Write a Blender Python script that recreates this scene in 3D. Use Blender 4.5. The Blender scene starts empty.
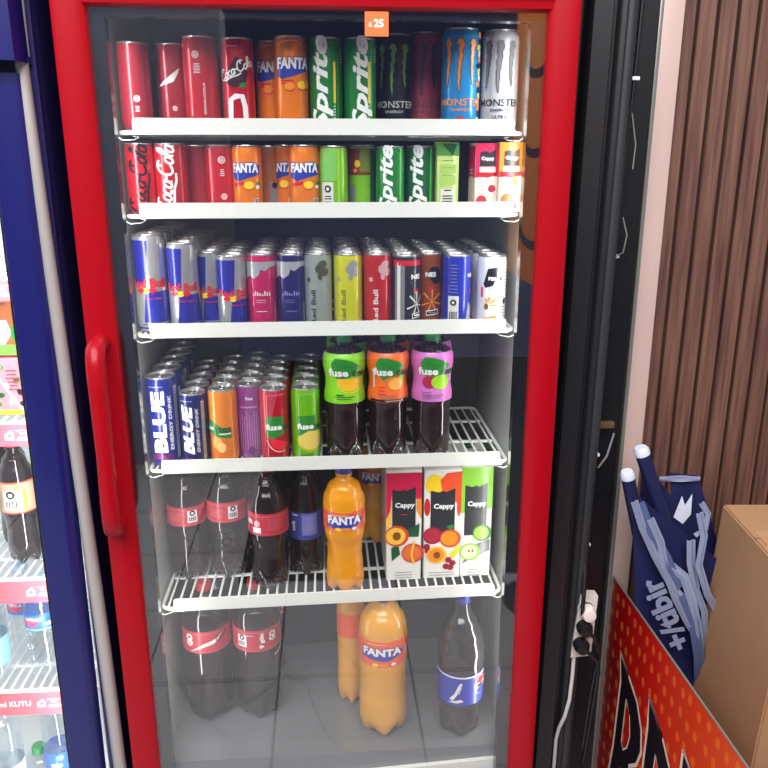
import bpy, bmesh, math, random
from mathutils import Vector, Matrix
random.seed(7)
C = bpy.context.scene.collection
SC = bpy.context.scene
PI = math.pi
# ------------------------------------------------------------------ camera, world, lights, exposure
cam_d = bpy.data.cameras.new('camera'); cam = bpy.data.objects.new('camera', cam_d); C.objects.link(cam)
SC.camera = cam
cam_d.sensor_width = 36.0; cam_d.lens = 36.0; cam_d.clip_start = 0.02
yaw, pitch = math.radians(4.2749), math.radians(16.0439)
fw = Vector((math.sin(yaw)*math.cos(pitch), math.cos(yaw)*math.cos(pitch), -math.sin(pitch)))
cam.location = (-0.0013, -1.2323, 1.45)
cam.rotation_euler = fw.to_track_quat('-Z', 'Y').to_euler()
W = bpy.data.worlds.new('world'); SC.world = W; W.use_nodes = True
W.node_tree.nodes['Background'].inputs[0].default_value = (0.75, 0.82, 1.0, 1)
W.node_tree.nodes['Background'].inputs[1].default_value = 0.32
def area(name, loc, rot, sx, sy, power, col=(1, 1, 1)):
    l = bpy.data.lights.new(name, 'AREA'); l.shape = 'RECTANGLE'; l.size = sx; l.size_y = sy; l.energy = power; l.color = col
    o = bpy.data.objects.new(name, l); C.objects.link(o); o.location = loc; o.rotation_euler = rot
    return o
area('daylight_overhead', (-0.5, -2.1, 3.3), (math.radians(34), 0, 0), 3.4, 2.0, 215, (1.0, 0.99, 0.99))
area('fridge_light', (-0.322, 0.066, 1.0), (math.radians(90), 0, math.radians(-52)), 0.012, 1.3, 1.25, (1.0, 0.98, 0.95))
area('fridge_light', (0.322, 0.066, 1.0), (math.radians(90), 0, math.radians(52)), 0.012, 1.3, 1.25, (1.0, 0.98, 0.95))
area('blue_fridge_light', (-0.80, 0.07, 1.40), (math.radians(30), 0, 0), 0.5, 0.06, 4.5, (0.95, 0.98, 1.0))
area('blue_fridge_light', (-0.53, 0.06, 0.8), (math.radians(90), 0, math.radians(55)), 0.012, 1.3, 3.6, (0.95, 0.98, 1.0))
SC.view_settings.view_transform = 'Standard'; SC.view_settings.look = 'None'
SC.view_settings.exposure = 0.0; SC.view_settings.gamma = 1.0; SC.view_settings.use_curve_mapping = False

# ------------------------------------------------------------------ materials
def lin(c):
    return tuple(((x/255.0)/12.92 if x/255.0 < .04045 else ((x/255.0+.055)/1.055)**2.4) for x in c)
MATS = {}
def M(name, rgb=None, rough=.35, metal=0.0, coat=0.0, noise=.06, scale=60, emit=0.0):
    if name in MATS: return MATS[name]
    m = bpy.data.materials.new(name); m.use_nodes = True; nt = m.node_tree; b = nt.nodes['Principled BSDF']
    c = lin(rgb)
    if noise > 0:
        tc = nt.nodes.new('ShaderNodeTexCoord'); n = nt.nodes.new('ShaderNodeTexNoise'); n.inputs['Scale'].default_value = scale
        r = nt.nodes.new('ShaderNodeMixRGB'); r.inputs[1].default_value = tuple(x*(1-noise) for x in c)+(1,); r.inputs[2].default_value = tuple(min(1, x*(1+noise)) for x in c)+(1,)
        nt.links.new(tc.outputs['Object'], n.inputs['Vector']); nt.links.new(n.outputs['Fac'], r.inputs[0]); nt.links.new(r.outputs[0], b.inputs['Base Color'])
    else: b.inputs['Base Color'].default_value = c+(1,)
    b.inputs['Roughness'].default_value = rough; b.inputs['Metallic'].default_value = metal; b.inputs['Coat Weight'].default_value = coat; b.inputs['Coat Roughness'].default_value = .08
    if emit: b.inputs['Emission Color'].default_value = c+(1,); b.inputs['Emission Strength'].default_value = emit
    MATS[name] = m; return m
def ink(name, rgb, rough=.3): return M('ink_'+name, rgb, rough, 0, .25, 0)
def canm(name, rgb): return M('can_'+name, rgb, .28, .25, .5, .05, 40)
def see_through(name, tint, refl, rough=0.0, ior=1.45):
    m = bpy.data.materials.new(name); m.use_nodes = True; nt = m.node_tree; nt.nodes.clear()
    o = nt.nodes.new('ShaderNodeOutputMaterial'); mx = nt.nodes.new('ShaderNodeMixShader'); t = nt.nodes.new('ShaderNodeBsdfTransparent'); g = nt.nodes.new('ShaderNodeBsdfGlossy')
    f = nt.nodes.new('ShaderNodeLayerWeight'); f.inputs['Blend'].default_value = .5
    pw = nt.nodes.new('ShaderNodeMath'); pw.operation = 'POWER'; pw.inputs[1].default_value = 5.0; nt.links.new(f.outputs['Facing'], pw.inputs[0])
    a = nt.nodes.new('ShaderNodeMath'); a.operation = 'MULTIPLY_ADD'; a.inputs[1].default_value = 1.0; a.inputs[2].default_value = refl; a.use_clamp = True
    t.inputs[0].default_value = tuple(tint)+(1,); g.inputs['Roughness'].default_value = rough; g.inputs[0].default_value = (1, 1, 1, 1)
    nt.links.new(pw.outputs[0], a.inputs[0]); nt.links.new(a.outputs[0], mx.inputs[0]); nt.links.new(t.outputs[0], mx.inputs[1]); nt.links.new(g.outputs[0], mx.inputs[2]); nt.links.new(mx.outputs[0], o.inputs[0])
    MATS[name] = m; return m
GLASS = see_through('door_glass', (.97, .98, .98), .088)
CLEAR = see_through('clear_plastic', (.93, .96, .98), .09, .05)
RED = M('red_enamel', (158, 3, 20), .36, 0, .12, .04, 8)
BLACKP = M('black_plastic', (22, 22, 25), .4)
GASKET = M('black_border', (30, 33, 38), .2)
WHITEP = M('white_plastic', (230, 231, 222), .4, 0, 0, .02)
WIRE = M('white_wire', (236, 238, 234), .35, 0, 0, .02)
ALU = M('aluminium', (190, 190, 190), .3, .85, 0, .08)
ALUD = M('aluminium_tab', (165, 165, 165), .28, .9, 0, .05)
NAVY = M('navy_panel', (46, 42, 92), .3, 0, .3, .1, 4)
BLUE = M('blue_enamel', (20, 22, 92), .3, 0, .3, .05, 5)
BLUED = M('blue_enamel_bevel', (14,14,70), .3, 0, .3, .05, 5)
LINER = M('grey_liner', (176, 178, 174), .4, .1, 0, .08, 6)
LINERD = M('shaded_liner', (48, 48, 54), .5, 0, 0, .15, 6)  # dark tone stands for the unlit back and ceiling
LINERF = M('floor_liner', (120, 121, 124), .3, .2, 0, .1, 7)
LINERW = M('white_liner', (225, 228, 228), .5, 0, 0, .04, 6)
STEEL = M('steel_post', (176, 170, 166), .35, .3, 0, .08, 4)
COLA = M('cola_liquid', (26, 14, 14), .12, 0, .5, .2, 20)
TEA = M('tea_liquid', (34, 14, 20), .12, 0, .5, .25, 20)
FANTAL = M('orange_liquid', (236, 152, 6), .2, 0, .5, .12, 18)
FANTAD = M('orange_liquid_veiled', (226, 158, 46), .2, 0, .5, .12, 18)  # same orange drink, with the glass reflection's pale veil put into the colour

RED.node_tree.nodes['Principled BSDF'].inputs['Specular IOR Level'].default_value = .22
# ------------------------------------------------------------------ mesh building
_txt = {}
def text_mesh(s, shear=0.0, bold=0.0):
    k = (s, shear, bold)
    if k in _txt: return _txt[k]
    cu = bpy.data.curves.new('t', 'FONT'); cu.body = s; cu.size = 1.0; cu.shear = shear; cu.offset = bold; cu.resolution_u = 2; cu.align_x = 'CENTER'
    o = bpy.data.objects.new('t', cu); C.objects.link(o)
    bpy.context.view_layer.update()
    me = bpy.data.meshes.new_from_object(o.evaluated_get(bpy.context.evaluated_depsgraph_get()))
    vs = [(v.co.x, v.co.y) for v in me.vertices]; fs = [tuple(p.vertices) for p in me.polygons]
    bpy.data.objects.remove(o); bpy.data.curves.remove(cu); bpy.data.meshes.remove(me)
    x0 = min(v[0] for v in vs); x1 = max(v[0] for v in vs); y0 = min(v[1] for v in vs); y1 = max(v[1] for v in vs)
    h = y1-y0                                           # normalise: height 1, centred
    vs = [((x-(x0+x1)/2)/h, (y-(y0+y1)/2)/h) for x, y in vs]
    _txt[k] = (vs, fs, (x1-x0)/h); return _txt[k]
class MB:
    def __init__(s): s.bm = bmesh.new(); s.mats = []
    def mi(s, m):
        if m not in s.mats: s.mats.append(m)
        return s.mats.index(m)
    def face(s, vs, m, smooth=False):
        try: f = s.bm.faces.new(vs); f.material_index = s.mi(m); f.smooth = smooth
        except ValueError: pass
    def box(s, x0, x1, y0, y1, z0, z1, m, bev=0.0):
        t = bmesh.new(); bmesh.ops.create_cube(t, size=1)
        for v in t.verts: v.co = Vector(((x0+x1)/2+v.co.x*(x1-x0), (y0+y1)/2+v.co.y*(y1-y0), (z0+z1)/2+v.co.z*(z1-z0)))
        if bev: bmesh.ops.bevel(t, geom=t.edges[:], offset=bev, segments=2, affect='EDGES', profile=.5)
        s.merge(t, m)
    def merge(s, t, m, mat=None):
        vm = {}
        for v in t.verts: vm[v] = s.bm.verts.new(mat @ v.co if mat else v.co)
        for f in t.faces: s.face([vm[v] for v in f.verts], m, f.smooth)
        t.free()
    def lathe(s, prof, seg, m, mod=None, c=(0, 0, 0), lift=None):
        rings = []
        for r, z in prof:
            if r < 1e-6: rings.append([s.bm.verts.new((c[0], c[1], c[2]+z))])
            else:
                R = []
                for i in range(seg):
                    a = 2*PI*i/seg; k = mod(a, z) if mod else 1.0
                    R.append(s.bm.verts.new((c[0]+r*k*math.sin(a), c[1]-r*k*math.cos(a), c[2]+z+(lift(a, z, r) if lift else 0))))
                rings.append(R)
        for A, B in zip(rings, rings[1:]):
            n = max(len(A), len(B))
            for i in range(n):
                j = (i+1) % n
                if len(A) == 1 and len(B) == 1: continue
                if len(A) == 1: s.face([A[0], B[j], B[i]], m, True)
                elif len(B) == 1: s.face([A[i], A[j], B[0]], m, True)
                else: s.face([A[i], A[j], B[j], B[i]], m, True)
    def tube(s, pts, r, m, seg=8, closed=False, ry=None):
        pts = [Vector(p) for p in pts]; n = len(pts); rings = []; up = None
        for i, p in enumerate(pts):
            a = pts[(i-1) % n] if (closed or i > 0) else p; b = pts[(i+1) % n] if (closed or i < n-1) else p
            d = (b-a).normalized()
            if up is None:
                up = Vector((0, 0, 1)) if abs(d.z) < .9 else Vector((1, 0, 0))
            sd = d.cross(up).normalized(); up = sd.cross(d).normalized()
            rr = r[i] if isinstance(r, (list, tuple)) else r; r2 = ry if ry else rr
            rings.append([s.bm.verts.new(p+sd*rr*math.cos(2*PI*k/seg)+up*r2*math.sin(2*PI*k/seg)) for k in range(seg)])
        for i in range(n if closed else n-1):
            A, B = rings[i], rings[(i+1) % n]
            for k in range(seg): s.face([A[k], A[(k+1) % seg], B[(k+1) % seg], B[k]], m, True)
        if not closed: s.face(list(reversed(rings[0])), m); s.face(rings[-1], m)
    def sheet(s, grid, th, m):
        # a thick cloth-like sheet from a grid of points
        t = bmesh.new(); V = [[t.verts.new(p) for p in row] for row in grid]
        for i in range(len(V)-1):
            for j in range(len(V[0])-1): t.faces.new([V[i][j], V[i+1][j], V[i+1][j+1], V[i][j+1]])
        bmesh.ops.recalc_face_normals(t, faces=t.faces[:]); bmesh.ops.solidify(t, geom=t.faces[:], thickness=th)
        for f in t.faces: f.smooth = True
        s.merge(t, m)
    def prism(s, pts, y0, y1, m, axis='y'):
        f = (lambda a, b, t: (a, t, b)) if axis == 'y' else ((lambda a, b, t: (t, a, b)) if axis == 'x' else (lambda a, b, t: (a, b, t)))
        A = [s.bm.verts.new(f(a, b, y0)) for a, b in pts]; B = [s.bm.verts.new(f(a, b, y1)) for a, b in pts]; n = len(pts)
        s.face(A, m); s.face(list(reversed(B)), m)
        for i in range(n): s.face([A[i], B[i], B[(i+1) % n], A[(i+1) % n]], m)
    def build(s, name, parent=None, sharp=40):
        bmesh.ops.recalc_face_normals(s.bm, faces=[f for f in s.bm.faces if not f.tag])
        me = bpy.data.meshes.new(name); s.bm.to_mesh(me); s.bm.free()
        for m in s.mats: me.materials.append(m)
        me.set_sharp_from_angle(angle=math.radians(sharp))
        o = bpy.data.objects.new(name, me); C.objects.link(o)
        if parent: o.parent = parent
        return o
class Print:
    """Printing on a surface: flat artwork (u to the right, v up, metres) mapped onto a lathe of radius rf(v) or a plane."""
    def __init__(s, mb, rf=None, plane=None, du=0.0, dv=0.0, step=.004, stepv=None):
        s.mb, s.rf, s.plane, s.du, s.dv, s.step, s.stepv, s.n = mb, rf, plane, du, dv, step, stepv, 0
        s.r0 = rf(0.0) if rf else 1
    def put(s, vs, fs, m, layer=0):
        t = bmesh.new(); V = [t.verts.new((x+s.du, y+s.dv, 0)) for x, y in vs]
        for f in fs:
            try: t.faces.new([V[i] for i in f])
            except ValueError: pass
        bmesh.ops.triangulate(t, faces=t.faces[:])
        if s.rf:
            for ax, st in ((0, s.step), (1, s.stepv)):
                if not st or not t.verts: continue
                a = min(v.co[ax] for v in t.verts); b = max(v.co[ax] for v in t.verts)
                k = math.ceil(a/st)
                while k*st < b:
                    co = Vector((0, 0, 0)); co[ax] = k*st+1e-7; no = Vector((0, 0, 0)); no[ax] = 1
                    bmesh.ops.bisect_plane(t, geom=t.verts[:]+t.edges[:]+t.faces[:], plane_co=co, plane_no=no); k += 1
        s.n += 1; e = .00035+.00022*layer+.000004*s.n
        vm = {}
        for v in t.verts:
            u, w = v.co.x, v.co.y
            if s.rf:
                r = s.rf(w); a = u/s.r0; p = Vector(((r+e)*math.sin(a), -(r+e)*math.cos(a), w))
            else: p = s.plane(u, w, e)
            vm[v] = s.mb.bm.verts.new(p)
        for f in t.faces:
            if f.normal.z < 0: f.normal_flip()
            s.mb.face([vm[v] for v in f.verts], m, True)
        t.free()
    def poly(s, pts, m, layer=0): s.put(pts, [tuple(range(len(pts)))], m, layer)
    def rect(s, u0, u1, v0, v1, m, layer=0): s.poly([(u0, v0), (u1, v0), (u1, v1), (u0, v1)], m, layer)
    def ell(s, u, v, a, b, m, layer=0, rot=0.0, n=20):
        cr, sr = math.cos(rot), math.sin(rot)
        s.poly([(u+a*math.cos(2*PI*i/n)*cr-b*math.sin(2*PI*i/n)*sr, v+a*math.cos(2*PI*i/n)*sr+b*math.sin(2*PI*i/n)*cr) for i in range(n)], m, layer)
    def text(s, txt, u, v, h, m, layer=2, rot=0.0, shear=0.0, bold=.02, wide=None, arc=0.0):
        vs, fs, wd = text_mesh(txt, shear, bold); k = h; kx = h if wide is None else wide/wd
        a = math.radians(rot); ca, sa = math.cos(a), math.sin(a)
        s.put([(u+(x*kx)*ca-(y*k)*sa, v+(x*kx)*sa+(y*k)*ca) for x, y in vs], fs, m, layer)
    def stroke(s, pts, w, m, layer=2):
        n = len(pts); L, R = [], []
        for i in range(n):
            a = Vector(pts[max(i-1, 0)]); b = Vector(pts[min(i+1, n-1)]); d = (b-a); d = d.normalized() if d.length > 0 else Vector((1, 0)); q = Vector((-d.y, d.x))*(w[i] if isinstance(w, (list, tuple)) else w)/2; p = Vector(pts[i])
            L.append(tuple(p+q)); R.append(tuple(p-q))
        s.put(L+R, [(i, i+1, n+i+1, n+i) for i in range(n-1)], m, layer)
def arc(cx, cy, rx, ry, a0, a1, n=14):
    return [(cx+rx*math.cos(math.radians(a0+(a1-a0)*i/n)), cy+ry*math.sin(math.radians(a0+(a1-a0)*i/n))) for i in range(n+1)]
def script_cola(P, u, v, length, m, rot=0.0, layer=2, thick=.15):
    """flowing script wordmark as pen strokes in an em box about 5.7 wide"""
    def word():
        out = []; x = 0
        for ch in 'Coca-Cola':
            if ch == 'C': out.append(arc(x+.55, .62, .5, .62, 60, 300)+[(x+.95, .2)]); out.append(arc(x+.75, 1.02, .18, .18, 0, 260, 8)); x += 1.02
            elif ch in 'oa':
                out.append(arc(x+.3, .3, .24, .3, 0, 360));
                if ch == 'a': out.append([(x+.55, .6), (x+.54, .1), (x+.7, .02)]); x += .1
                x += .58
            elif ch == 'c': out.append(arc(x+.3, .3, .25, .3, 55, 310)); x += .52
            elif ch == '-': out.append([(x, .42), (x+.25, .46)]); x += .3
            elif ch == 'l': out.append([(x+.1, .3)]+arc(x+.22, 1.0, .13, .3, -40, 200, 8)+[(x+.1, .1), (x+.28, .02)]); x += .36
        out.append([(.6, -.05), (1.2, -.22), (2.2, -.18), (3.0, -.3), (3.6, -.22)])
        return out, x
    st, wx = word(); k = length/wx; a = math.radians(rot); ca, sa = math.cos(a), math.sin(a)
    for l in st:
        q = []
        for x, y in l:
            x, y = (x+.32*y-wx/2-.1)*k, (y-.5)*k*1.15
            q.append((u+x*ca-y*sa, v+x*sa+y*ca))
        P.stroke(q, thick*k, m, layer)
def tag(o, label, cat, group=None):
    o['label'] = label; o['category'] = cat
    if group: o['group'] = group
    return o
def thing(name, label, cat, loc=(0, 0, 0), rz=0.0, group=None):
    o = bpy.data.objects.new(name, None); C.objects.link(o); o.empty_display_size = .03
    o.location = loc; o.rotation_euler = (0, 0, rz); return tag(o, label, cat, group)
def struct(o): o['kind'] = 'structure'; return o
def dup(root, loc, label, rz=0.0, group=None):
    r = root.copy(); C.objects.link(r); r.location = loc; r.rotation_euler = (0, 0, rz); r['label'] = label
    if group: r['group'] = group
    for ch in list(root.children):
        c = ch.copy(); C.objects.link(c); c.parent = r
        for g in list(ch.children):
            d = g.copy(); C.objects.link(d); d.parent = c
    return r

# ------------------------------------------------------------------ setting: floor, walls
def tile_mat():
    m = bpy.data.materials.new('grey_floor_tile'); m.use_nodes = True; nt = m.node_tree; b = nt.nodes['Principled BSDF']
    tc = nt.nodes.new('ShaderNodeTexCoord'); mp = nt.nodes.new('ShaderNodeMapping'); mp.inputs['Location'].default_value = (.165+.39*20, .68+.39*20, 0)
    br = nt.nodes.new('ShaderNodeTexBrick'); br.offset = 0; br.inputs['Scale'].default_value = 1; br.inputs['Brick Width'].default_value = .39; br.inputs['Row Height'].default_value = .39; br.inputs['Mortar Size'].default_value = .004; br.inputs['Mortar Smooth'].default_value = .1
    br.inputs['Color1'].default_value = (.46, .46, .47, 1); br.inputs['Color2'].default_value = (.42, .42, .43, 1); br.inputs['Mortar'].default_value = (.10, .10, .10, 1)
    n = nt.nodes.new('ShaderNodeTexNoise'); n.inputs['Scale'].default_value = 5; n.inputs['Detail'].default_value = 6
    mx = nt.nodes.new('ShaderNodeMixRGB'); mx.blend_type = 'MULTIPLY'; mx.inputs[0].default_value = .35
    L = nt.links.new
    L(tc.outputs['Object'], mp.inputs[0]); L(mp.outputs[0], br.inputs['Vector']); L(tc.outputs['Object'], n.inputs['Vector']); L(br.outputs['Color'], mx.inputs[1]); L(n.outputs['Fac'], mx.inputs[2]); L(mx.outputs[0], b.inputs['Base Color'])
    b.inputs['Roughness'].default_value = .5; return m
mb = MB(); mb.box(-3, 3, -4.5, 1.2, -.05, 0, tile_mat()); struct(mb.build('floor'))
mb = MB(); mb.box(-.34, 3, -4.45, -1.22, 0, .004, M('dark_reflection_sheet', (34, 34, 38), .85, 0, 0, .3, 20)); struct(mb.build('floor'))  # added dark sheet, keeps bright paving out of the glass reflection
# cracks in the paving in front of the fridge
CR = M('dark_crack', (40, 40, 42), .8)
mb = MB()
for L in ([(-.51, -.80), (-.42, -.62), (-.37, -.53), (-.28, -.44)], [(-.37, -.53), (-.25, -.58), (-.17, -.66)], [(-.148, -.70), (-.10, -.66), (-.045, -.60)], [(.0, -.88), (.06, -.72), (.08, -.70)], [(-.08, -.62), (-.03, -.45), (.0, -.40)]):
    mb.tube([(x, y, 0) for x, y in L], .0013, CR, 5)
struct(mb.build('floor_crack'))
VEILG = M('pale_veil', (140, 146, 166), .7, 0, 0, .1, 3)
mb = MB(); mb.box(-1.30, -.44, -2.6, -2.4, 0, 2.1, VEILG); struct(mb.build('veil_panel'))  # unseen panel added so the door glass picks up a pale veil
DARKB = M('dark_backdrop', (30, 30, 36), .8, 0, 0, .2, 2)
mb = MB(); mb.box(-3, 3, -4.6, -4.5, 0, 2.9, M('far_wall', (136, 143, 186), .8, 0, 0, .25, 1.5)); struct(mb.build('wall_behind'))
mb = MB(); mb.box(-1.3, 1.6, .70, .80, 0, 2.6, DARKB); struct(mb.build('wall_back'))

# slatted brown wall at the right
def slat_mat():
    m = bpy.data.materials.new('brown_wood_slat'); m.use_nodes = True; nt = m.node_tree; b = nt.nodes['Principled BSDF']
    tc = nt.nodes.new('ShaderNodeTexCoord'); mp = nt.nodes.new('ShaderNodeMapping'); mp.inputs['Scale'].default_value = (60, 60, 2.5)
    n = nt.nodes.new('ShaderNodeTexNoise'); n.inputs['Scale'].default_value = 2; n.inputs['Detail'].default_value = 8
    cr = nt.nodes.new('ShaderNodeValToRGB'); cr.color_ramp.elements[0].position = .3; cr.color_ramp.elements[0].color = lin((76, 45, 39))+(1,); cr.color_ramp.elements[1].position = .72; cr.color_ramp.elements[1].color = lin((124, 86, 70))+(1,)
    L = nt.links.new; L(tc.outputs['Object'], mp.inputs[0]); L(mp.outputs[0], n.inputs['Vector']); L(n.outputs['Fac'], cr.inputs[0]); L(cr.outputs[0], b.inputs['Base Color'])
    b.inputs['Roughness'].default_value = .55; return m
SLAT = slat_mat(); GROOVE = M('slat_groove', (58, 48, 50), .6)
mb = MB(); mb.box(.60, 1.45, .205, .25, 0, 2.4, GROOVE)
x = .622; i = 0
while x < 1.4:
    mb.prism([(x, .205), (x, .193), (x+.004, .189), (x+.0275, .189), (x+.0305, .193), (x+.0305, .205)], 0, 2.4, SLAT, 'z'); x += .0374
struct(mb.build('wall_right'))
BEIGE = M('beige_metal', (204, 174, 164), .4, .1, 0, .06, 5); EDGE = M('grey_metal_edge', (150, 148, 140), .3, .5, 0, .05, 5)
mb = MB(); mb.box(.5810, .6200, .165, .21, 0, 2.4, BEIGE, .002); mb.box(.5735, .5808, .160, .21, 0, 2.4, EDGE, .001); struct(mb.build('trim_1'))
# black profiled column between the fridge and the trim
BLK1 = M('black_profile', (28, 27, 30), .42, .1, 0, .15, 6); BLK2 = M('black_recess', (8, 7, 12), .45, 0, 0, .2, 6); BLK3 = M('grey_black_ridge', (46, 45, 48), .5, .1, 0, .3, 9)
mb = MB()
mb.prism([(.412, .10), (.412, .07), (.417, .062), (.447, .060), (.450, .066), (.452, .075), (.458, .075), (.460, .066), (.464, .062), (.470, .061), (.470, .10)], 0, 2.4, BLK1, 'z')
mb.tube([(.481, .075, 0), (.481, .075, 2.4)], .0115, BLK3, 14)
mb.box(.40, .543, .115, .155, 0, 2.4, BLK2); mb.box(.405, .50, .10, .115, 0, 2.4, BLK2)
mb.box(.494, .4965, .094, .10, 0, 2.4, BLK1)
o = struct(mb.build('trim_2')); o.rotation_euler = (0, math.radians(.55), 0); o.location = (-.006, 0, 0)

# ------------------------------------------------------------------ the red fridge
FX, FH = .39, 1.93
fr = thing('drinks_fridge', 'red-framed glass-door drinks fridge in the middle, stocked with cans and bottles', 'fridge', (0, .3, 0))
def rel(o): o.location = (-0, -.3, 0); return o
mb = MB()
mb.box(-.385, -.345, .055, .50, .12, 1.92, NAVY); mb.box(.345, .385, .055, .50, .12, 1.92, BLACKP)
mb.box(-.385, .385, .46, .50, .12, 1.92, NAVY); mb.box(-.345, .345, .055, .46, 1.74, 1.92, BLACKP); mb.box(-.345, .345, .055, .46, .12, .20, BLACKP)
for sx in (-.33, .33):
    for sy in (.1, .45): mb.box(sx-.02, sx+.02, sy-.02, sy+.02, 0, .12, BLACKP)
rel(mb.build('cabinet', fr))
mb = MB()
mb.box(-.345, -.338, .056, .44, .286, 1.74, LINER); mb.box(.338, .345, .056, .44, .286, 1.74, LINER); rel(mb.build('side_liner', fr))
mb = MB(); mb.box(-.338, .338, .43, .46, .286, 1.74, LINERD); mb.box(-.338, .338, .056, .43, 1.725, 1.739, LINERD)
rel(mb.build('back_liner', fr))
mb = MB(); mb.box(-.338, .338, .0555, .43, .20, .305, LINERF); rel(mb.build('floor_liner', fr))
mb = MB(); mb.prism([(-.338, .206), (.338, .206), (.338, .2795), (-.338, .2415)], .046, .055, WHITEP); rel(mb.build('front_sill', fr))
for sx in (-1, 1):
    mb = MB(); mb.box(sx*.3338-.0025, sx*.3338+.0025, .082, .09, .315 if sx < 0 else .335, 1.566, WHITEP, .0008); rel(mb.build('shelf_rail', fr))
LED = M('led_light', (255, 250, 240), .5, 0, 0, 0, 60, 3.0)
for sx in (-1, 1):
    mb = MB()
    mb.box(sx*.3345-.003, sx*.3345+.003, .056, .0585, .36, 1.66, BLACKP)
    for k in range(64): mb.box(sx*.3345-.002, sx*.3345+.002, .0585, .0605, .37+k*.02, .378+k*.02, LED)
    rel(mb.build('led_strip', fr))
# door
mb = MB()
def stile(x_in, x_out):
    s = 1 if x_out > 0 else -1
    mb.prism([(x_in, .045), (x_in, .012), (x_in+s*.004, .007), (x_in+s*.018, .002), (x_out-s*.010, -.002), (x_out-s*.003, .001), (x_out-s*.0005, .007), (x_out, .014), (x_out, .045)], .16, 1.90, RED, 'z')
stile(-.340, -.39); stile(.340, .39)
mb.prism([(.045, 1.668), (.012, 1.668), (.006, 1.672), (.004, 1.684), (0, 1.686), (0, 1.90), (.045, 1.90)], -.345, .345, RED, 'x')
mb.box(-.345, .345, .002, .045, .12, .205, RED, .003)
dr = mb.build('door', fr); rel(dr)
mb = MB()
for a in ((-.341, -.3185, .21, 1.668), (.3185, .341, .21, 1.668), (-.3185, .3185, 1.657, 1.668), (-.3185, .3185, .205, .222)): mb.box(a[0], a[1], .024, .044, a[2], a[3], GASKET)
mb.build('door_gasket', dr)
mb = MB(); mb.box(-.339, .339, .012, .018, .206, 1.6675, GLASS); mb.build('door_glass', dr)
mb = MB()
hz = [(-.364, .004, 1.172), (-.3635, -.022, 1.176), (-.363, -.038, 1.168), (-.3625, -.046, 1.145), (-.362, -.048, 1.10), (-.362, -.048, 1.0), (-.363, -.048, .92), (-.3635, -.046, .885), (-.364, -.040, .865), (-.3645, -.026, .856), (-.365, .004, .858)]
mb.tube(hz, [.0145, .0150, .0155, .0155, .015, .014, .015, .0155, .0155, .015, .0145], RED, 14)
mb.build('handle', dr)
mb = MB(); PT = Print(mb, plane=lambda u, v, e: Vector((.0808+u, .0115-e, 1.649+v)))
ORS = ink('sticker_orange', (226, 104, 40), .5)
mb.box(.0630, .0985, .0112, .0119, 1.632, 1.666, ORS)
PT.text('25', .003, .001, .0115, ink('white', (240, 240, 238)), 2, bold=.04); PT.text('₺', -.0095, -.001, .007, ink('white', (240, 240, 238)), 2)
pt = mb.build('price_sticker', dr); pt['label'] = 'orange price sticker reading 25'

# ------------------------------------------------------------------ shelves of the red fridge
SURF = [1.5015, 1.3690, 1.1668, .9153, .6350]
TILT = .012                                          # the lowest shelf hangs slightly higher on the right
def sz(s, X): return SURF[s]+(TILT*X if s == 4 else 0)
ORD = ['topmost', 'second', 'third', 'fourth', 'lowest']
def wire_shelf(z, label, x0=-.330, x1=.330, group=None, rail=True, y0=.094, y1=.425):
    t = thing('wire_shelf', label, 'shelf', ((x0+x1)/2, 0, z)); h = (x1-x0)/2
    mb = MB(); R = .0034; c = .016
    path = []
    for (cx, cy, a0) in ((h-c, y0+c, -90), (h-c, y1-c, 0), (-h+c, y1-c, 90), (-h+c, y0+c, 180)):
        path += [(cx+c*math.cos(math.radians(a0+a)), cy+c*math.sin(math.radians(a0+a)), -.0042) for a in (0, 30, 60, 90)]
    mb.tube(path, R, WIRE, 8, True); mb.build('shelf_frame', t)
    mb = MB(); n = int((x1-x0-.02)/.0185)
    for k in range(n+1):
        x = -h+.012+k*(2*h-.024)/n
        mb.tube([(x, y0, -.004), (x, y0+.006, -.0024), (x, y1-.004, -.0024)], .0024, WIRE, 6)
    for y in (.212, .335): mb.box(-h+.004, h-.004, y-.0045, y+.0045, -.0078, -.0042, WIRE, .0008)
    mb.build('wire_grid', t)
    if rail:
        mb = MB(); a, b = -.306-(x0+x1)/2, .314-(x0+x1)/2
        q = [(a, -.0072), (b+.004, -.0072), (b+.004, -.003), (b, .002)] + arc(b-.004, .014, .004, .004, 0, 90, 5) + arc(a+.005, .013, .005, .005, 90, 180, 5)
        mb.prism(q, y0-.0065, y0-.0025, WHITEP); 
        mb.build('price_rail', t)
    for s in (-1, 1):
        mb = MB(); mb.tube([(s*(h+.003), y0-.003, -.010), (s*(h-.006), y0-.001, -.016), (s*(h-.022), y0+.008, -.015), (s*(h-.028), y0+.016, -.011), (s*(h-.018), y0+.02, -.009)], .0008, WIRE, 6); mb.build('shelf_clip', t)
    return t
for k in range(5):
    o = wire_shelf(SURF[k], 'white wire shelf with a plastic front rail, %s of the five in the red fridge' % ORD[k])
    if k == 4: o.rotation_euler = (0, -math.atan(TILT), 0)

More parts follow.
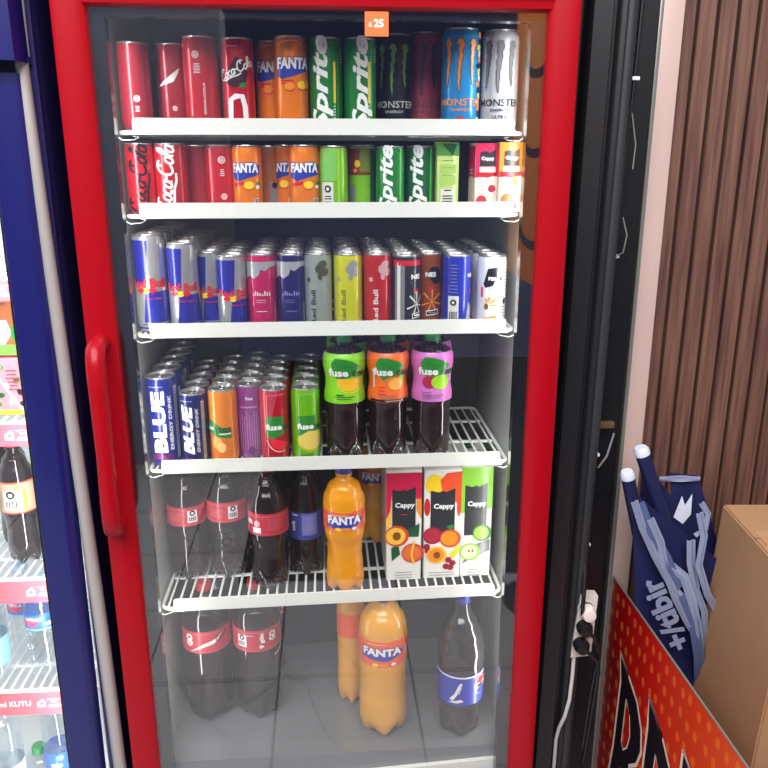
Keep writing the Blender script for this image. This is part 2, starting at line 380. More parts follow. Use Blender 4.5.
# ------------------------------------------------------------------ cans
inkw = ink('white', (240, 240, 238)); inkk = ink('black', (20, 18, 20)); inkg = ink('grey', (120, 120, 124)); inksil = M('ink_silver', (186, 188, 192), .3, .5, .2, .05)
inkblue = ink('fanta_blue', (40, 60, 160)); inkred = ink('red', (205, 24, 40)); inky = ink('yellow', (246, 206, 40)); inko = ink('orange', (242, 138, 26)); inkgr = ink('leaf_green', (40, 130, 48)); inkdg = ink('dark_green', (16, 84, 44)); inklime = ink('lime', (150, 205, 40)); inkpale = ink('pale', (214, 214, 206))
def panel(P, u, v, w, h, bg=inkpale, round_mark=True):
    P.rect(u-w/2, u+w/2, v-h/2, v+h/2, bg, 1)
    if round_mark: P.ell(u, v+h*.28, w*.3, w*.3, inkk, 2); P.ell(u, v+h*.28, w*.14, w*.14, bg, 3)
    for k in range(7): P.rect(u-w*.38+k*w*.11, u-w*.38+k*w*.11+w*(.05 if k % 2 else .075), v-h*.38, v-h*.02, inkk, 2)
def lines(P, u, v, w, n, dv, m, t=.0008, vert=False):
    rr = random.Random(int(u*1e5)+n)
    for k in range(n):
        q = w*(.7+.3*rr.random())
        if vert: P.rect(u+k*dv, u+k*dv+t, v, v+q, m, 2)
        else: P.rect(u-q/2, u+q/2, v-k*dv, v-k*dv+t, m, 2)
def ring_mark(P, u, v, r, m=inkw, bg=inkred):
    P.ell(u, v, r, r, m, 1); P.ell(u, v, r*.72, r*.72, bg, 2); P.rect(u-r*.5, u+r*.5, v+r*.08, v+r*.36, m, 3); P.rect(u-r*.5, u+r*.5, v-r*.4, v-r*.1, m, 3)
def can(name, label, body, r, h, art=None, du=0.0, neck=.92, group=None):
    t = thing(name, label, 'can', group=group); rn = r*neck
    mb = MB(); mb.lathe([(0, .005), (r*.66, .004), (r*.76, .0), (r*.82, .0005), (r*.97, .009), (r, .013), (r, h-.013), (r*.985, h-.010), (rn+.0008, h-.0035)], 40, body)
    if art: P = Print(mb, rf=lambda v: r, du=du); art(P, r, h)
    mb.build('can_body', t)
    mb = MB(); mb.lathe([(rn+.0006, h-.0038), (rn-.0004, h-.0030), (rn+.001, h-.0012), (rn+.0006, h), (rn-.0008, h), (rn-.0022, h-.0048), (rn-.0038, h-.0050), (rn-.0048, h-.0036), (0, h-.0036)], 32, ALU); mb.build('lid', t)
    mb = MB(); mb.tube(arc(0, .004, .0055, .007, 0, 345, 12), .001, ALUD, 6, True) if False else mb.tube([(x, y, h-.0026) for x, y in arc(0, .0035, .0055, .0075, 0, 330, 11)], .0011, ALUD, 6, True)
    mb.box(-.005, .005, -.006, .001, h-.0032, h-.0022, ALUD, .0004); mb.build('pull_tab', t)
    return t
# --- artwork
def art_red_marks(P, r, h):
    ring_mark(P, -.15*r, h*.80, .0055); lines(P, -.1*r, h*.70, .012, 7, .0022, inkw); P.text('COCA-COLA', .25*r, h*.34, .0035, inkw, rot=90, wide=h*.34)
def art_red_low(P, r, h):
    ring_mark(P, .25*r, h*.36, .005); lines(P, .25*r, h*.27, .008, 5, .002, inkw, .0007)
def art_swoosh(P, r, h):
    P.poly([(-.9*r, h*.50), (-.2*r, h*.60), (.6*r, h*.72), (.5*r, h*.66), (.2*r, h*.56), (-.3*r, h*.53)], inkw, 1); ring_mark(P, .2*r, h*.26, .004)
def art_cola_script(P, r, h):
    P.poly([(-.7*r, h*.52), (-.2*r, h*.46), (.5*r, h*.50), (.75*r, h*.60), (.6*r, h*.74), (0, h*.80), (-.5*r, h*.66)], ink('dark_berry', (62, 26, 36)), 0)  # dark berry print behind the script
    P.ell(.35*r, h*.49, .006, .004, inkgr, 1, .4)
    script_cola(P, -.05*r, h*.66, 2.35*r, inkw, 24, 3, .2); lines(P, -.2*r, h*.90, .02, 1, .002, inkw)
    P.stroke([(-.5*r, 0.003), (-.45*r, h*.12), (-.4*r, h*.33), (-.1*r, h*.37), (.3*r, h*.37), (.45*r, h*.26), (.5*r, .003)], .0085, inkw, 2)
    P.rect(-.75*r, .55*r, h*.11, h*.12, inkred, 3)
def art_fanta(P, r, h, big=1.0):
    c = h*.70
    P.poly([(-1.0*r, c-.018), (-.6*r, c-.022), (0, c-.018), (.5*r, c-.013), (1.1*r, c-.008), (1.15*r, c+.006), (.3*r, c+.004), (-1.0*r, c+.004)], inkblue, 1)
    P.text('FANTA', .05*r, c+.002, .0205, inkblue, 2, shear=.05, bold=.09, wide=2.15*r); P.text('FANTA', .05*r, c+.002, .0175, inkw, 3, shear=.05, bold=.045, wide=2.0*r)
    P.rect(-.7*r, 0, c-.026, c-.0235, inkred, 2); P.rect(-.7*r, .1*r, c-.030, c-.0275, inkred, 2)
    for u, v, m in ((-.2*r, c-.034, inko), (.55*r, c-.032, inky), (1.0*r, c-.030, inko)):
        P.ell(u, v, .009, .0075, inkred, 1); P.ell(u, v+.001, .0085, .0065, m, 2)
    P.stroke(arc(-.1*r, h-.016, .75*r, .008, 175, 5), .0007, inkw, 1)
    P.rect(.75*r, 1.0*r, h*.04, h*.13, inkpale, 1)
def art_fanta_short(P, r, h):
    c = h*.66
    P.poly([(-1.0*r, c-.014), (-.5*r, c-.021), (.2*r, c-.015), (1.0*r, c-.010), (1.1*r, c+.006), (-1.0*r, c+.004)], inkblue, 1)
    P.text('FANTA', 0, c+.001, .0185, inkblue, 2, shear=.05, bold=.09, wide=2.0*r); P.text('FANTA', 0, c+.001, .0155, inkw, 3, shear=.05, bold=.045, wide=1.85*r)
    P.poly([(-.9*r, c-.03), (-.1*r, c-.026), (-.1*r, c-.021), (-.9*r, c-.024)], inkred, 2)
    P.ell(.25*r, c-.028, .009, .007, inkred, 1); P.ell(.25*r, c-.027, .0085, .0063, inky, 2); P.ell(.85*r, c-.030, .004, .003, inkw, 2); P.ell(.95*r, c-.024, .005, .003, inkgr, 2)
    P.rect(.55*r, .85*r, h*.07, h*.22, inkpale, 1); P.rect(.6*r, .8*r, h*.08, h*.21, inkg, 2)
def art_sprite(P, r, h, u=-.25):
    P.text('Sprite', u*r, h*.50, 1.3*r, inkw, 2, rot=90, shear=.28, bold=.035, wide=h*1.02)
    if h > .13: P.rect(.45*r, .60*r, h*.30, h*.74, inky, 1); lines(P, .5*r, h*.26, .004, 8, .0045, inkw, .0016); P.stroke([(-.05*r, h*.93), (.55*r, h*.93), (.75*r, h*.88), (.78*r, h*.1)], .0006, inklime, 1); lines(P, 1.05*r, h*.88, .008, 6, .004, inkw, .001)
    else: P.rect(.62*r, .8*r, h*.05, h*.97, ink('bright_green', (60, 190, 60)), 1); P.ell(-.55*r, h*.62, .0, .0, inkw) if False else None
def claw(P, r, h, m, outline=None, us=(-.75, -.12, .55), w=.0085, l=.50):
    for i, u in enumerate(us):
        ll = h*(l-(.07 if i == 2 else (.05 if i == 0 else 0))); top = h*.88; n = 10; pts = []; ws = []
        for k in range(n+1):
            f = k/n; pts.append((u*r+(.0016 if k % 2 else -.0010)*(1-f)*1.2+.0015*math.sin(f*5+i), top-f*ll)); ws.append(w*(1.0-.75*f)*(1.15 if k % 3 == 1 else .9))
        ws[-1] = .0004
        if outline: P.stroke(pts, [q+.0022 for q in ws], outline, 1)
        P.stroke(pts, ws, m, 2)
        P.stroke([(u*r-.004, top-.007), (u*r-.0015, top-.001), (u*r+.0015, top+.0005)], .0035, m, 2)
def art_monster(claw_m, txt_m, outline=None, extra=None):
    def f(P, r, h):
        claw(P, r, h, claw_m, outline)
        P.text('MONSTER', 0, h*.285, .0115, txt_m, 2, bold=.012, wide=2.35*r); P.rect(-.55*r, -.50*r, h*.255, h*.32, txt_m, 3)
        P.text('ENERGY', 0, h*.21, .0042, txt_m, 2, wide=1.0*r)
        if extra: extra(P, r, h)
    return f
def ex_blue(P, r, h):
    for k in range(16):
        v = h*(.93-k*.058); P.ell(1.05*r+.002*math.sin(k*2.1), v, .0042, .0055, (inko, inkk, inky, inkpale)[k % 4], 1, k)
    P.poly([(-.25*r, 0.004), (.1*r, .006), (.3*r, h*.10), (0, h*.15), (-.3*r, h*.13)], inkred, 1)
def ex_ultra(P, r, h): P.text('ULTRA', 0, h*.14, .0055, inkk, 2, wide=.8*r)
def art_lime(P, r, h):
    P.rect(-.95*r, -.05*r, .002, h*.46, inkpale, 1); P.ell(-.45*r, h*.36, .006, .006, inkk, 2); P.ell(-.45*r, h*.36, .003, .003, inkpale, 3)
    lines(P, -.45*r, h*.24, .016, 2, .004, inkk, .0018); lines(P, -.45*r, h*.16, .014, 6, .0035, inkg, .0014); P.rect(.25*r, .4*r, .0, h*.95, inklime, 1)
    P.rect(-.95*r, .2*r, h*.48, h*.95, ink('pale_green', (120, 190, 90)), 0)
def art_mixed(P, r, h):
    P.rect(-1.4*r, 1.4*r, h*.55, h*.95, ink('brown_red', (120, 52, 36)), 0); P.rect(-.2*r, .9*r, h*.6, h*.95, ink('olive', (120, 130, 40)), 1)
    P.ell(-.35*r, h*.72, .005, .006, inky, 2); P.ell(-.5*r, h*.62, .004, .003, inko, 2); P.rect(.55*r, 1.5*r, 0.002, h*.95, inkdg, 2); P.rect(-1.1*r, -.55*r, 0.002, h*.4, inkg, 1)
def art_ring_short(P, r, h):
    ring_mark(P, .1*r, h*.78, .006); lines(P, .1*r, h*.63, .008, 4, .003, inkw, .001); ring_mark(P, .15*r, h*.24, .005); P.rect(-.75*r, -.6*r, .0, h*.95, ink('pinkish', (216, 110, 120)), 1); P.rect(-.05*r, .35*r, h*.06, h*.09, inkw, 1)
def art_dim(P, r, h): P.rect(-1.2*r, -.7*r, 0.002, h*.95, ink('dusty_pink', (170, 96, 110)), 1); P.rect(.6*r, .9*r, 0.002, h*.95, ink('dusty_pink', (170, 96, 110)), 1)
def art_script_v(m, u=-.1, brace=True):
    def f(P, r, h): script_cola(P, u*r, h*.50, h*.98, m, 84, 2, .2); (P.rect(.78*r, .86*r, 0.002, h*.96, ink('pinkish', (216, 110, 120)), 1) if brace else None)
    return f
# energy drink with quartered blue and silver
inkrb = M('ink_rb_blue', (34, 40, 150), .25, .25, .4, 0)
def art_bull(P, r, h):
    P.poly([(-1.75*r, h*.94), (.18*r, h*.94), (.02*r, h*.50), (-1.55*r, h*.50)], inkrb, 0)
    P.poly([(-.12*r, h*.41), (1.35*r, h*.43), (1.75*r, h*.10), (-.32*r, h*.10)], inkrb, 0)
    P.rect(-.45*r, 1.9*r, h*.075, h*.085, inkrb, 0); P.rect(-1.9*r, 1.9*r, .006, h*.05, inkrb, 0)
    P.ell(-.05*r, h*.435, .0062, .0052, inky, 2)
    for s in (-1, 1):
        u = -.05*r; P.poly([(u+s*.003, h*.43), (u+s*.006, h*.46), (u+s*.014, h*.455), (u+s*.019, h*.425), (u+s*.013, h*.415), (u+s*.010, h*.395), (u+s*.008, h*.415)], inkred, 3)
    P.text('Red Bull', .05*r, h*.51, h*.095, inkred, 4, bold=.03, wide=2.15*r)
    P.text('ENERGY DRINK', .35*r, h*.35, .003, inkred, 4, wide=1.0*r)
    lines(P, .75*r, h*.9, .006, 2, h*.17, inksil, .0012)
def art_edition(blotch, vert_text=None, txt=inkpale, small=True, dark=None):
    def f(P, r, h):
        if blotch: P.poly([(-1.5*r, h*.90), (1.5*r, h*.90), (1.4*r, h*.84), (.7*r, h*.83), (.3*r, h*.78), (.0*r, h*.80), (-.1*r, h*.73), (-.5*r, h*.68), (-.8*r, h*.72), (-1.5*r, h*.66)], blotch, 1)
        if dark:
            for a, b, c, d in ((.35, .86, .0085, .007), (.1, .80, .007, .008), (.5, .76, .008, .007), (.15, .70, .004, .006), (-.7, .66, .004, .004)): P.ell(a*r, h*b, c, d, dark, 1, a)
        if vert_text: P.text('Red Bull', -.35*r, h*.30, .0085, txt, 2, rot=90, bold=.02, wide=h*.45)
        if small: [P.rect((-.6+.16*k)*r, (-.52+.16*k)*r, h*.46, h*(.485+.012*((k*3) % 4)), txt, 2) for k in range(8)]; lines(P, -.05*r, h*.40, .018, 2, .004, txt, .0006); lines(P, 0, h*.25, .026, 1, .004, txt, .001); lines(P, 0, h*.07, .022, 1, .003, txt, .0012)
        lines(P, 1.0*r, h*.35, .003, 12, .0035, inkpale, .0012)
    return f
def arrow(P, u, v, s, m): P.poly([(u-s, v+s), (u-s*.3, v+s*1.1), (u, v+s*.3), (u+s*.6, v+s*1.2), (u+s, v+s), (u+s*.3, v-s*.2), (u+s*.1, v-s*1.2), (u-s*.4, v-s*.4)], m, 3)
def art_coffee(box_m, burst, pan):
    def f(P, r, h):
        if pan: P.rect(-.9*r, -.15*r, .004, h*.93, inkg, 0); P.rect(-.7*r, -.45*r, h*.05, h*.9, inkpale, 1); P.rect(-1.0*r, 1.3*r, h*.86, h*.93, inkred, 1)
        u = .75*r if pan else .1*r
        if not pan: P.ell(.35*r, h*.70, .011, .016, inkk, 1, .3)
        P.text('NES', u-.1*r, h*.71, .0085, inkw, 4, bold=.04); arrow(P, u-.1*r, h*.50, .0055, inkred)
        for k in range(7):
            a = math.radians(200+k*24); P.stroke([(u, h*.33), (u+.02*math.cos(a), h*.33+.022*math.sin(a)*(-1 if k % 2 else 1))], [.001, .003], burst, 2)
        P.poly([(u-.010, h*.13), (u+.012, h*.15), (u+.012, h*.22), (u-.010, h*.20)], inkw, 3); P.poly([(u-.009, h*.142), (u+.011, h*.16), (u+.011, h*.21), (u-.009, h*.19)], inkk, 4); P.rect(u-.006, u+.008, h*.165, h*.185, box_m, 5)
    return f
def art_panel_blue(P, r, h):
    panel(P, -.35*r, h*.23, .019, h*.42); lines(P, -.35*r, h*.86, .016, 9, .006, inksil, .001); P.text('NES', 1.0*r, h*.72, .007, inkw, 2); arrow(P, 1.0*r, h*.5, .004, inkred)
    P.poly([(.55*r, .004), (1.3*r, .004), (1.3*r, h*.25), (.8*r, h*.35)], inksil, 1)
def art_peak(P, r, h):
    P.poly([(-.75*r, h*.60), (-.45*r, h*.82), (.25*r, h*.84), (.15*r, h*.70), (-.1*r, h*.58), (-.6*r, h*.55)], inkk, 1); P.text('PEAK', .0, h*.68, .0065, inkw, 3, bold=.03); P.text('PEAK', .2*r, h*.68, .0065, inkk, 2, bold=.03)
    P.text('mango', .0, h*.53, .005, inkg, 2, bold=0); P.rect(-.95*r, -.75*r, h*.42, h*.56, ink('pink', (225, 70, 110)), 1)
    for a, l in ((75, .016), (40, .024), (100, .013), (5, .018)):
        c, s = math.cos(math.radians(a)), math.sin(math.radians(a)); P.stroke([(-.45*r+.006*c, h*.30+.006*s), (-.45*r+l*c, h*.30+l*s)], [.002, .005], inko, 2)
    P.ell(-.5*r, h*.29, .004, .006, ink('brown', (120, 80, 40)), 2); P.poly([(-.75*r, h*.12), (.2*r, h*.17), (.15*r, h*.05), (-.1*r, 0.004), (-.8*r, .004)], inko, 1); P.poly([(-.5*r, h*.03), (.0*r, h*.04), (.05*r, h*.13), (-.45*r, h*.10)], inkw, 2)
    P.rect(.55*r, 1.15*r, h*.04, h*.9, inkpale, 0); P.ell(.85*r, h*.36, .0045, .006, inkk, 2); lines(P, .85*r, h*.27, .012, 5, .0055, inkg, .003); lines(P, .85*r, h*.85, .012, 9, .006, inkg, .0008)
def art_bluecan(shear, du=0):
    def f(P, r, h):
        P.text('BLUE', -.05*r, h*.51, .86*r, inkw, 2, rot=90, shear=shear, bold=.05, wide=h*.69); P.text('ENERGY DRINK', .66*r, h*.50, .22*r, inkpale, 2, rot=90, shear=shear, bold=.03, wide=h*.62)
        P.text('ZERO', 0, h*.115, .008, ink('crimson', (170, 40, 70)), 2, bold=.02, wide=1.3*r) if shear == 0 else lines(P, -.1*r, h*.1, .02, 3, .003, inkred, .001)
        P.rect(1.0*r, 1.3*r, h*.08, h*.9, inksil, 1); lines(P, -.1*r, h*.90, .030, 1, .003, inksil, .0012); lines(P, 1.1*r, h*.85, .008, 20, .005, inkk, .001)
    return f
def leaf_box(P, u0, u1, v0, v1, r):
    P.poly([(u0, v0), (u0+.3*(u1-u0), v0-.004), (u1, v0+.006), (u1, v1), (u0, v1)], inkgr, 1)
def art_fuse_slant(P, r, h):
    P.poly([(-1.1*r, h*.60), (-.6*r, h*.58), (.6*r, h*.42), (.7*r, h*.36), (-.3*r, h*.38), (-1.1*r, h*.43)], inkgr, 1)
    P.text('e tea', -.05*r, h*.485, .0115, inkdg, 3, bold=.03, wide=1.4*r); P.text('fuse', -1.0*r, h*.50, .010, inkw, 3, bold=.02); P.rect(-.2*r, .6*r, h*.415, h*.43, inkw, 3)
    P.ell(-.4*r, h*.30, .010, .012, ink('peach', (240, 170, 80)), 1); P.ell(-.1*r, h*.24, .008, .010, ink('peach_light', (250, 200, 120)), 2); P.ell(.25*r, h*.06, .003, .003, inkw, 2); P.stroke([(.75*r, 0.01), (.75*r, h*.9)], .0008, ink('peach_light', (250, 200, 120)), 1)
def art_fuse_back(P, r, h):
    P.text('fuse', .1*r, h*.83, .006, inkw, 2)
    for k in range(9): P.rect((-.65+.17*k)*r, (-.65+.17*k)*r+.0013, h*.12, h*(.66-.04*(k % 3)), ink('lilac_ink', (190, 130, 190)), 1)
    P.ell(.15*r, h*.12, .007, .007, ink('plum', (90, 40, 100)), 2); P.rect(-.6*r, .7*r, h*.70, h*.72, ink('lilac_ink', (190, 130, 190)), 1)
def art_fuse_leaf(fruit):
    def f(P, r, h):
        leaf_box(P, -.55*r, .75*r, h*.36, h*.64, r); P.text('fuse', .0*r, h*.50, .0115, inkw, 3, bold=.04, wide=1.15*r); P.text('tea', 1.0*r, h*.49, .009, inkdg, 3, bold=.03)
        if fruit == 'melon': P.stroke(arc(.45*r, h*.36, .95*r, .028, 190, 290), .0022, ink('rind', (240, 180, 170)), 3); P.poly(arc(.5*r, h*.36, .85*r, .025, 180, 330), ink('melon', (228, 40, 60)), 2)
        else: P.poly(arc(.4*r, h*.34, .95*r, .024, 175, 350)+[(1.1*r, h*.42), (.2*r, h*.44)], ink('lemon', (226, 200, 96)), 2); P.stroke(arc(.4*r, h*.335, .98*r, .026, 190, 300), .0012, inky, 3)
        lines(P, .1*r, h*.10, .024, 3, .004, inkdg, .0012); P.stroke([(-.45*r, h*.02), (-.45*r, h*.92), (.9*r, h*.93)], .0005, inkw, 1)
    return f
def col(root, X, Y, z, r, n, what, shelf, gap=.0025, group=None):
    nm = ['second', 'third', 'fourth', 'fifth', 'sixth', 'seventh']
    for k in range(n):
        dup(root, (X+random.uniform(-.0003, .0003), Y+(k+1)*(2*r+gap), z), '%s can behind the %s on the %s shelf' % (nm[k], what, shelf), random.uniform(-.5, .5), group or 'cans in the rows behind on the %s shelf' % shelf)
def front(name, label, body, X, Y, s, r, h, art=None, du=0.0, neck=.92, n=0, what=None, rz=0.0, gap=.0025):
    t = can(name, label, body, r, h, art, du, neck, 'cans standing on the %s shelf of the red fridge' % ORD[s]); t.location = (X, Y, sz(s, X)); t.rotation_euler = (0, 0, rz)
    if n: col(t, X, Y, SURF[s], r, n, what, ORD[s], gap)
    return t
cRED = canm('red', (196, 20, 40)); cRED2 = canm('dull_red', (168, 40, 56)); cOR = canm('orange', (240, 128, 22)); cGR = canm('green', (20, 130, 50)); cGR2 = canm('deep_green', (22, 104, 56))
cBK = canm('black', (40, 42, 50)); cROSE = canm('rose', (196, 84, 106)); cCY = canm('cyan', (36, 146, 216)); cWH = canm('pearl', (196, 198, 202)); cSV = M('can_silver', (186, 188, 190), .28, .7, .3, .05); cLM = canm('lime', (130, 196, 30))
SD, ED = 'soda_can', 'energy_drink_can'
# --- topmost shelf
front(SD, 'dull red slim can at the far left end of the topmost shelf', cRED2, -.3055, .1287, 0, .0255, .1335, art_red_low)
front(SD, 'red can with a white swoosh, second from the left on the topmost shelf', cRED2, -.2500, .160, 0, .0262, .136, art_swoosh)
front(SD, 'tall red can with a round white mark near its top, topmost shelf', cRED, -.1987, .1323, 0, .0283, .1435, art_red_marks)
front(SD, 'dark red can with slanted white script and a white arch at its foot', cRED, -.1393, .1300, 0, .0265, .1415, art_cola_script)
front(SD, 'orange can half hidden behind the tall orange can on the topmost shelf', cOR, -.0870, .168, 0, .0265, .1425, art_fanta, .0)
front(SD, 'tall orange can with blue and white wordmark on the topmost shelf, in full view', cOR, -.0530, .1319, 0, .0280, .1450, art_fanta, .004)
front(SD, 'tall green can beside the orange can on the topmost shelf, yellow stripe in view', cGR, .0042, .1312, 0, .0272, .1435, art_sprite)
s_ = front(SD, 'tall green can beside the black can on the topmost shelf, wordmark on its right half', cGR, .0604, .1297, 0, .0265, .1435, lambda P, r, h: art_sprite(P, r, h, .1))
front(ED, 'black can with bright green claw marks on the topmost shelf', cBK, .1240, .1930, 0, .0320, .1590, art_monster(ink('claw_green', (140, 205, 50)), inkpale), -.003, .84)
front(ED, 'dusky pink can with thin grey claw marks on the topmost shelf', cROSE, .1790, .2200, 0, .0320, .1660, art_monster(ink('claw_grey', (110, 84, 92)), ink('claw_grey', (110, 84, 92)), inkk), -.004, .84)
front(ED, 'bright blue can with orange claw marks on the topmost shelf', cCY, .2300, .1363, 0, .0323, .1605, art_monster(inko, inko, ink('dark_blue', (16, 40, 80)), ex_blue), -.003, .84)
front(ED, 'silver-white can with grey claw marks at the right end of the topmost shelf', cWH, .2955, .1347, 0, .0315, .1585, art_monster(inkg, inkk, ink('dark_grey', (50, 50, 54)), ex_ultra), -.004, .84)
# --- second shelf
front(SD, 'red short can with black upright script, leftmost on the second shelf', cRED, -.3075, .1269, 1, .0245, .1126, art_script_v(inkk, .05, False))
front(SD, 'red short can with white upright script on the second shelf', cRED, -.2582, .1313, 1, .0265, .1127, art_script_v(inkw, -.2))
front(SD, 'plain dark red short can set back right of the white-script can on the second shelf', cRED2, -.2150, .1680, 1, .0255, .1105, art_dim)
front(SD, 'red short can with two small white ring marks, left of the orange cans', cRED, -.1780, .1465, 1, .0255, .1105, art_ring_short, .003)
front(SD, 'left orange short can with wordmark in full view on the second shelf', cOR, -.1310, .1274, 1, .0245, .1098, art_fanta_short, -.002)
front(SD, 'dull orange short can set back between the two pairs of orange cans', M('can_dull_orange', (170, 100, 40), .3, .2, .4, .1), -.0990, .178, 1, .0250, .1098, lambda P, r, h: (P.rect(.1*r, .8*r, .002, h*.45, inkg, 1), P.ell(.45*r, h*.4, .005, .005, inkk, 2)))
front(SD, 'orange short can half hidden behind the right orange can on the second shelf', cOR, -.0640, .174, 1, .0250, .1112, art_fanta_short, -.014)
front(SD, 'right orange short can with wordmark in full view, beside the lime can', cOR, -.0357, .1311, 1, .0265, .1102, art_fanta_short, .001)
front(SD, 'lime green short can with a grey barcode panel', cLM, .0143, .1269, 1, .0240, .1088, art_lime)
front(SD, 'short can with brown and yellow top and lime foot, left of the green cans', cLM, .0640, .1650, 1, .0250, .1110, art_mixed)
front(SD, 'brighter of the two green wordmark cans on the second shelf', cGR, .1109, .1280, 1, .0245, .1086, art_sprite)
front(SD, 'duller of the two green wordmark cans on the second shelf, beside the pale green carton', cGR2, .1640, .1450, 1, .0250, .1095, art_sprite)

# ------------------------------------------------------------------ cartons
def carton(name, label, w, d, h, body, art, cap=None, group=None, slope=.02, folds=True):
    t = thing(name, label, 'juice carton', group=group)
    mb = MB(); mb.prism([(-d/2, 0), (d/2, 0), (d/2, h), (-d/2+.006, h-.002), (-d/2, h-slope)], -w/2, w/2, body, 'x')
    bmesh.ops.bevel(mb.bm, geom=mb.bm.edges[:], offset=.0012, segments=1, affect='EDGES')
    mb.bm.normal_update(); P = Print(mb, plane=lambda u, v, e: Vector((u, -d/2-e, v))); art(P, w, h); PS = Print(mb, plane=lambda u, v, e: Vector((-w/2-e, d/2-u, v))); (art.side(PS, d, h) if hasattr(art, 'side') else None)
    mb.build('carton_body', t)
    if cap:
        mb = MB(); mb.lathe([(0, 0), (.0125, 0), (.0125, .004), (.0115, .005), (.0115, .014), (.0100, .0155), (0, .0155)], 22, cap, lambda a, z: 1+.02*math.cos(22*a) if z > .004 else 1, (0, -.006, h-.001)); mb.build('cap', t)
    return t
inkchar = ink('charcoal', (40, 42, 46))
def banner(P, w, h, v0, v1, u=0.0, bw=.62, size=.014):
    P.poly([(u-bw*w/2, v0), (u+bw*w/2, v0), (u+bw*w/2, v1+.004), (u+bw*w*.12, v1-.004), (u, v1-.001), (u-bw*w*.18, v1-.0045), (u-bw*w/2, v1)], inkchar, 3)
    P.text('Cappy', u+.002, v1-(v1-v0)*.38, size, inkw, 5, bold=.035, wide=bw*w*.84)
def fruit(P, u, v, a, m, m2=None, hole=None, layer=4):
    a *= 1.15
    P.ell(u, v, a, a*.95, m, layer)
    if m2: P.ell(u-a*.08, v, a*.8, a*.76, m2, layer+1)
    if hole: P.ell(u, v, a*.34, a*.38, hole, layer+2)
PEACH = ink('peach_red', (206, 70, 44)); PEACHY = ink('peach_flesh', (248, 190, 60)); PIT = ink('pit', (130, 70, 30)); APPLE = ink('apple', (150, 200, 60)); APPLEF = ink('apple_flesh', (222, 228, 180)); CHERRY = ink('cherry', (150, 24, 44))
def art_c_peach(P, w, h):
    MG = ink('magenta', (206, 22, 72))
    P.poly([(-w/2, h*.70), (-w*.36, h*.72), (-w*.2, h*.80), (w*.2, h*.80), (w*.4, h*.72), (w/2, h*.70), (w/2, h*.97), (-w/2, h*.97)], MG, 1); P.poly([(-w/2, h*.46), (-w*.36, h*.52), (-w*.34, h*.78), (-w/2, h*.8)], PEACHY, 2); P.poly([(-w/2, h*.56), (-w*.38, h*.64), (-w*.33, h*.86), (-w/2, h*.9)], MG, 2); P.poly([(w/2, h*.56), (w*.36, h*.64), (w*.36, h*.74), (w/2, h*.74)], inko, 2)
    banner(P, w, h, h*.44, h*.83, -.0, .66); P.rect(-.006, .007, h*.60, h*.607, inkred, 5)
    P.poly([(-w*.34, h*.18), (-w*.1, h*.24), (-w*.15, h*.34), (-w*.36, h*.3)], inkdg, 4); P.poly([(w*.05, h*.46), (w*.45, h*.52), (w*.42, h*.40), (w*.1, h*.40)], inkdg, 4)
    fruit(P, -w*.20, h*.41, w*.30, PEACH, PEACHY, PIT); fruit(P, w*.26, h*.25, w*.28, PEACH, ink('peach_orange', (226, 110, 50))); P.stroke([(w*.3, h*.36), (w*.22, h*.24), (w*.3, h*.15)], .004, PEACHY, 7)
    lines(P, 0, h*.07, w*.6, 3, .006, inkg, .0012)
def art_c_mixed(P, w, h):
    P.rect(-w/2, w/2, h*.55, h*.95, ink('carton_white', (226, 224, 218)), 0); P.ell(-w*.22, h*.86, w*.26, h*.09, inky, 1); P.poly([(-w*.02, h*.80), (w/2, h*.66), (w/2, h*.97), (w*.1, h*.96), (-w*.08, h*.90)], ink('blood_orange', (232, 80, 40)), 2); P.ell(-w*.42, h*.66, w*.08, h*.08, inkred, 1); P.ell(w*.44, h*.66, w*.06, h*.09, PEACH, 2)
    banner(P, w, h, h*.42, h*.81, .0, .66); lines(P, 0, h*.615, w*.44, 1, .004, inkgr, .0012)
    fruit(P, -w*.26, h*.40, w*.23, CHERRY, ink('plum_red', (176, 40, 60))); fruit(P, w*.22, h*.37, w*.25, PEACH, inko); P.poly([(w*.1, h*.48), (w*.22, h*.45), (w*.36, h*.49), (w*.24, h*.50)], inkgr, 7); P.poly([(w*.2, h*.22), (w*.48, h*.32), (w*.48, h*.25), (w*.3, h*.18)], inky, 4)
    fruit(P, -w*.14, h*.22, w*.24, PEACHY, inko, PIT, 7)
    for a, b in ((.18, .17), (.3, .14), (.24, .10), (.12, .11), (-.42, .30), (-.38, .26)): fruit(P, w*a, h*b, w*.08, CHERRY)
    lines(P, 0, h*.05, w*.7, 2, .006, inkg, .0012)
def art_c_apple(P, w, h):
    P.poly([(-w/2, h*.58), (-w*.3, h*.70), (w*.3, h*.70), (w/2, h*.62), (w/2, h*.985), (-w/2, h*.985)], ink('apple_green', (132, 196, 52)), 1)
    banner(P, w, h, h*.38, h*.83, -.002, .72); lines(P, 0, h*.66, w*.5, 1, .004, inkg, .0012); P.poly([(-w*.45, h*.12), (w*.46, h*.24), (w*.46, h*.34), (-.0, h*.3)], inkg, 3)
    fruit(P, w*.20, h*.40, w*.27, inkgr, APPLE); P.stroke([(w*.20, h*.45), (w*.24, h*.50)], .0016, PIT, 6); fruit(P, -w*.18, h*.23, w*.29, APPLE, APPLEF, None, 6)
    for a in (-.05, .07): P.ell(-w*.17+a*w, h*.24, .002, .0035, PIT, 9)
    lines(P, 0, h*.06, w*.6, 3, .006, inkg, .0012)
CARTW = M('carton_white', (228, 226, 220), .45, 0, .2, .03); CARTC = M('carton_cream', (238, 214, 200), .45, 0, .2, .03); CARTG = M('carton_pale_green', (186, 210, 120), .45, 0, .2, .05); CAPG = M('cap_green', (16, 70, 44), .4)
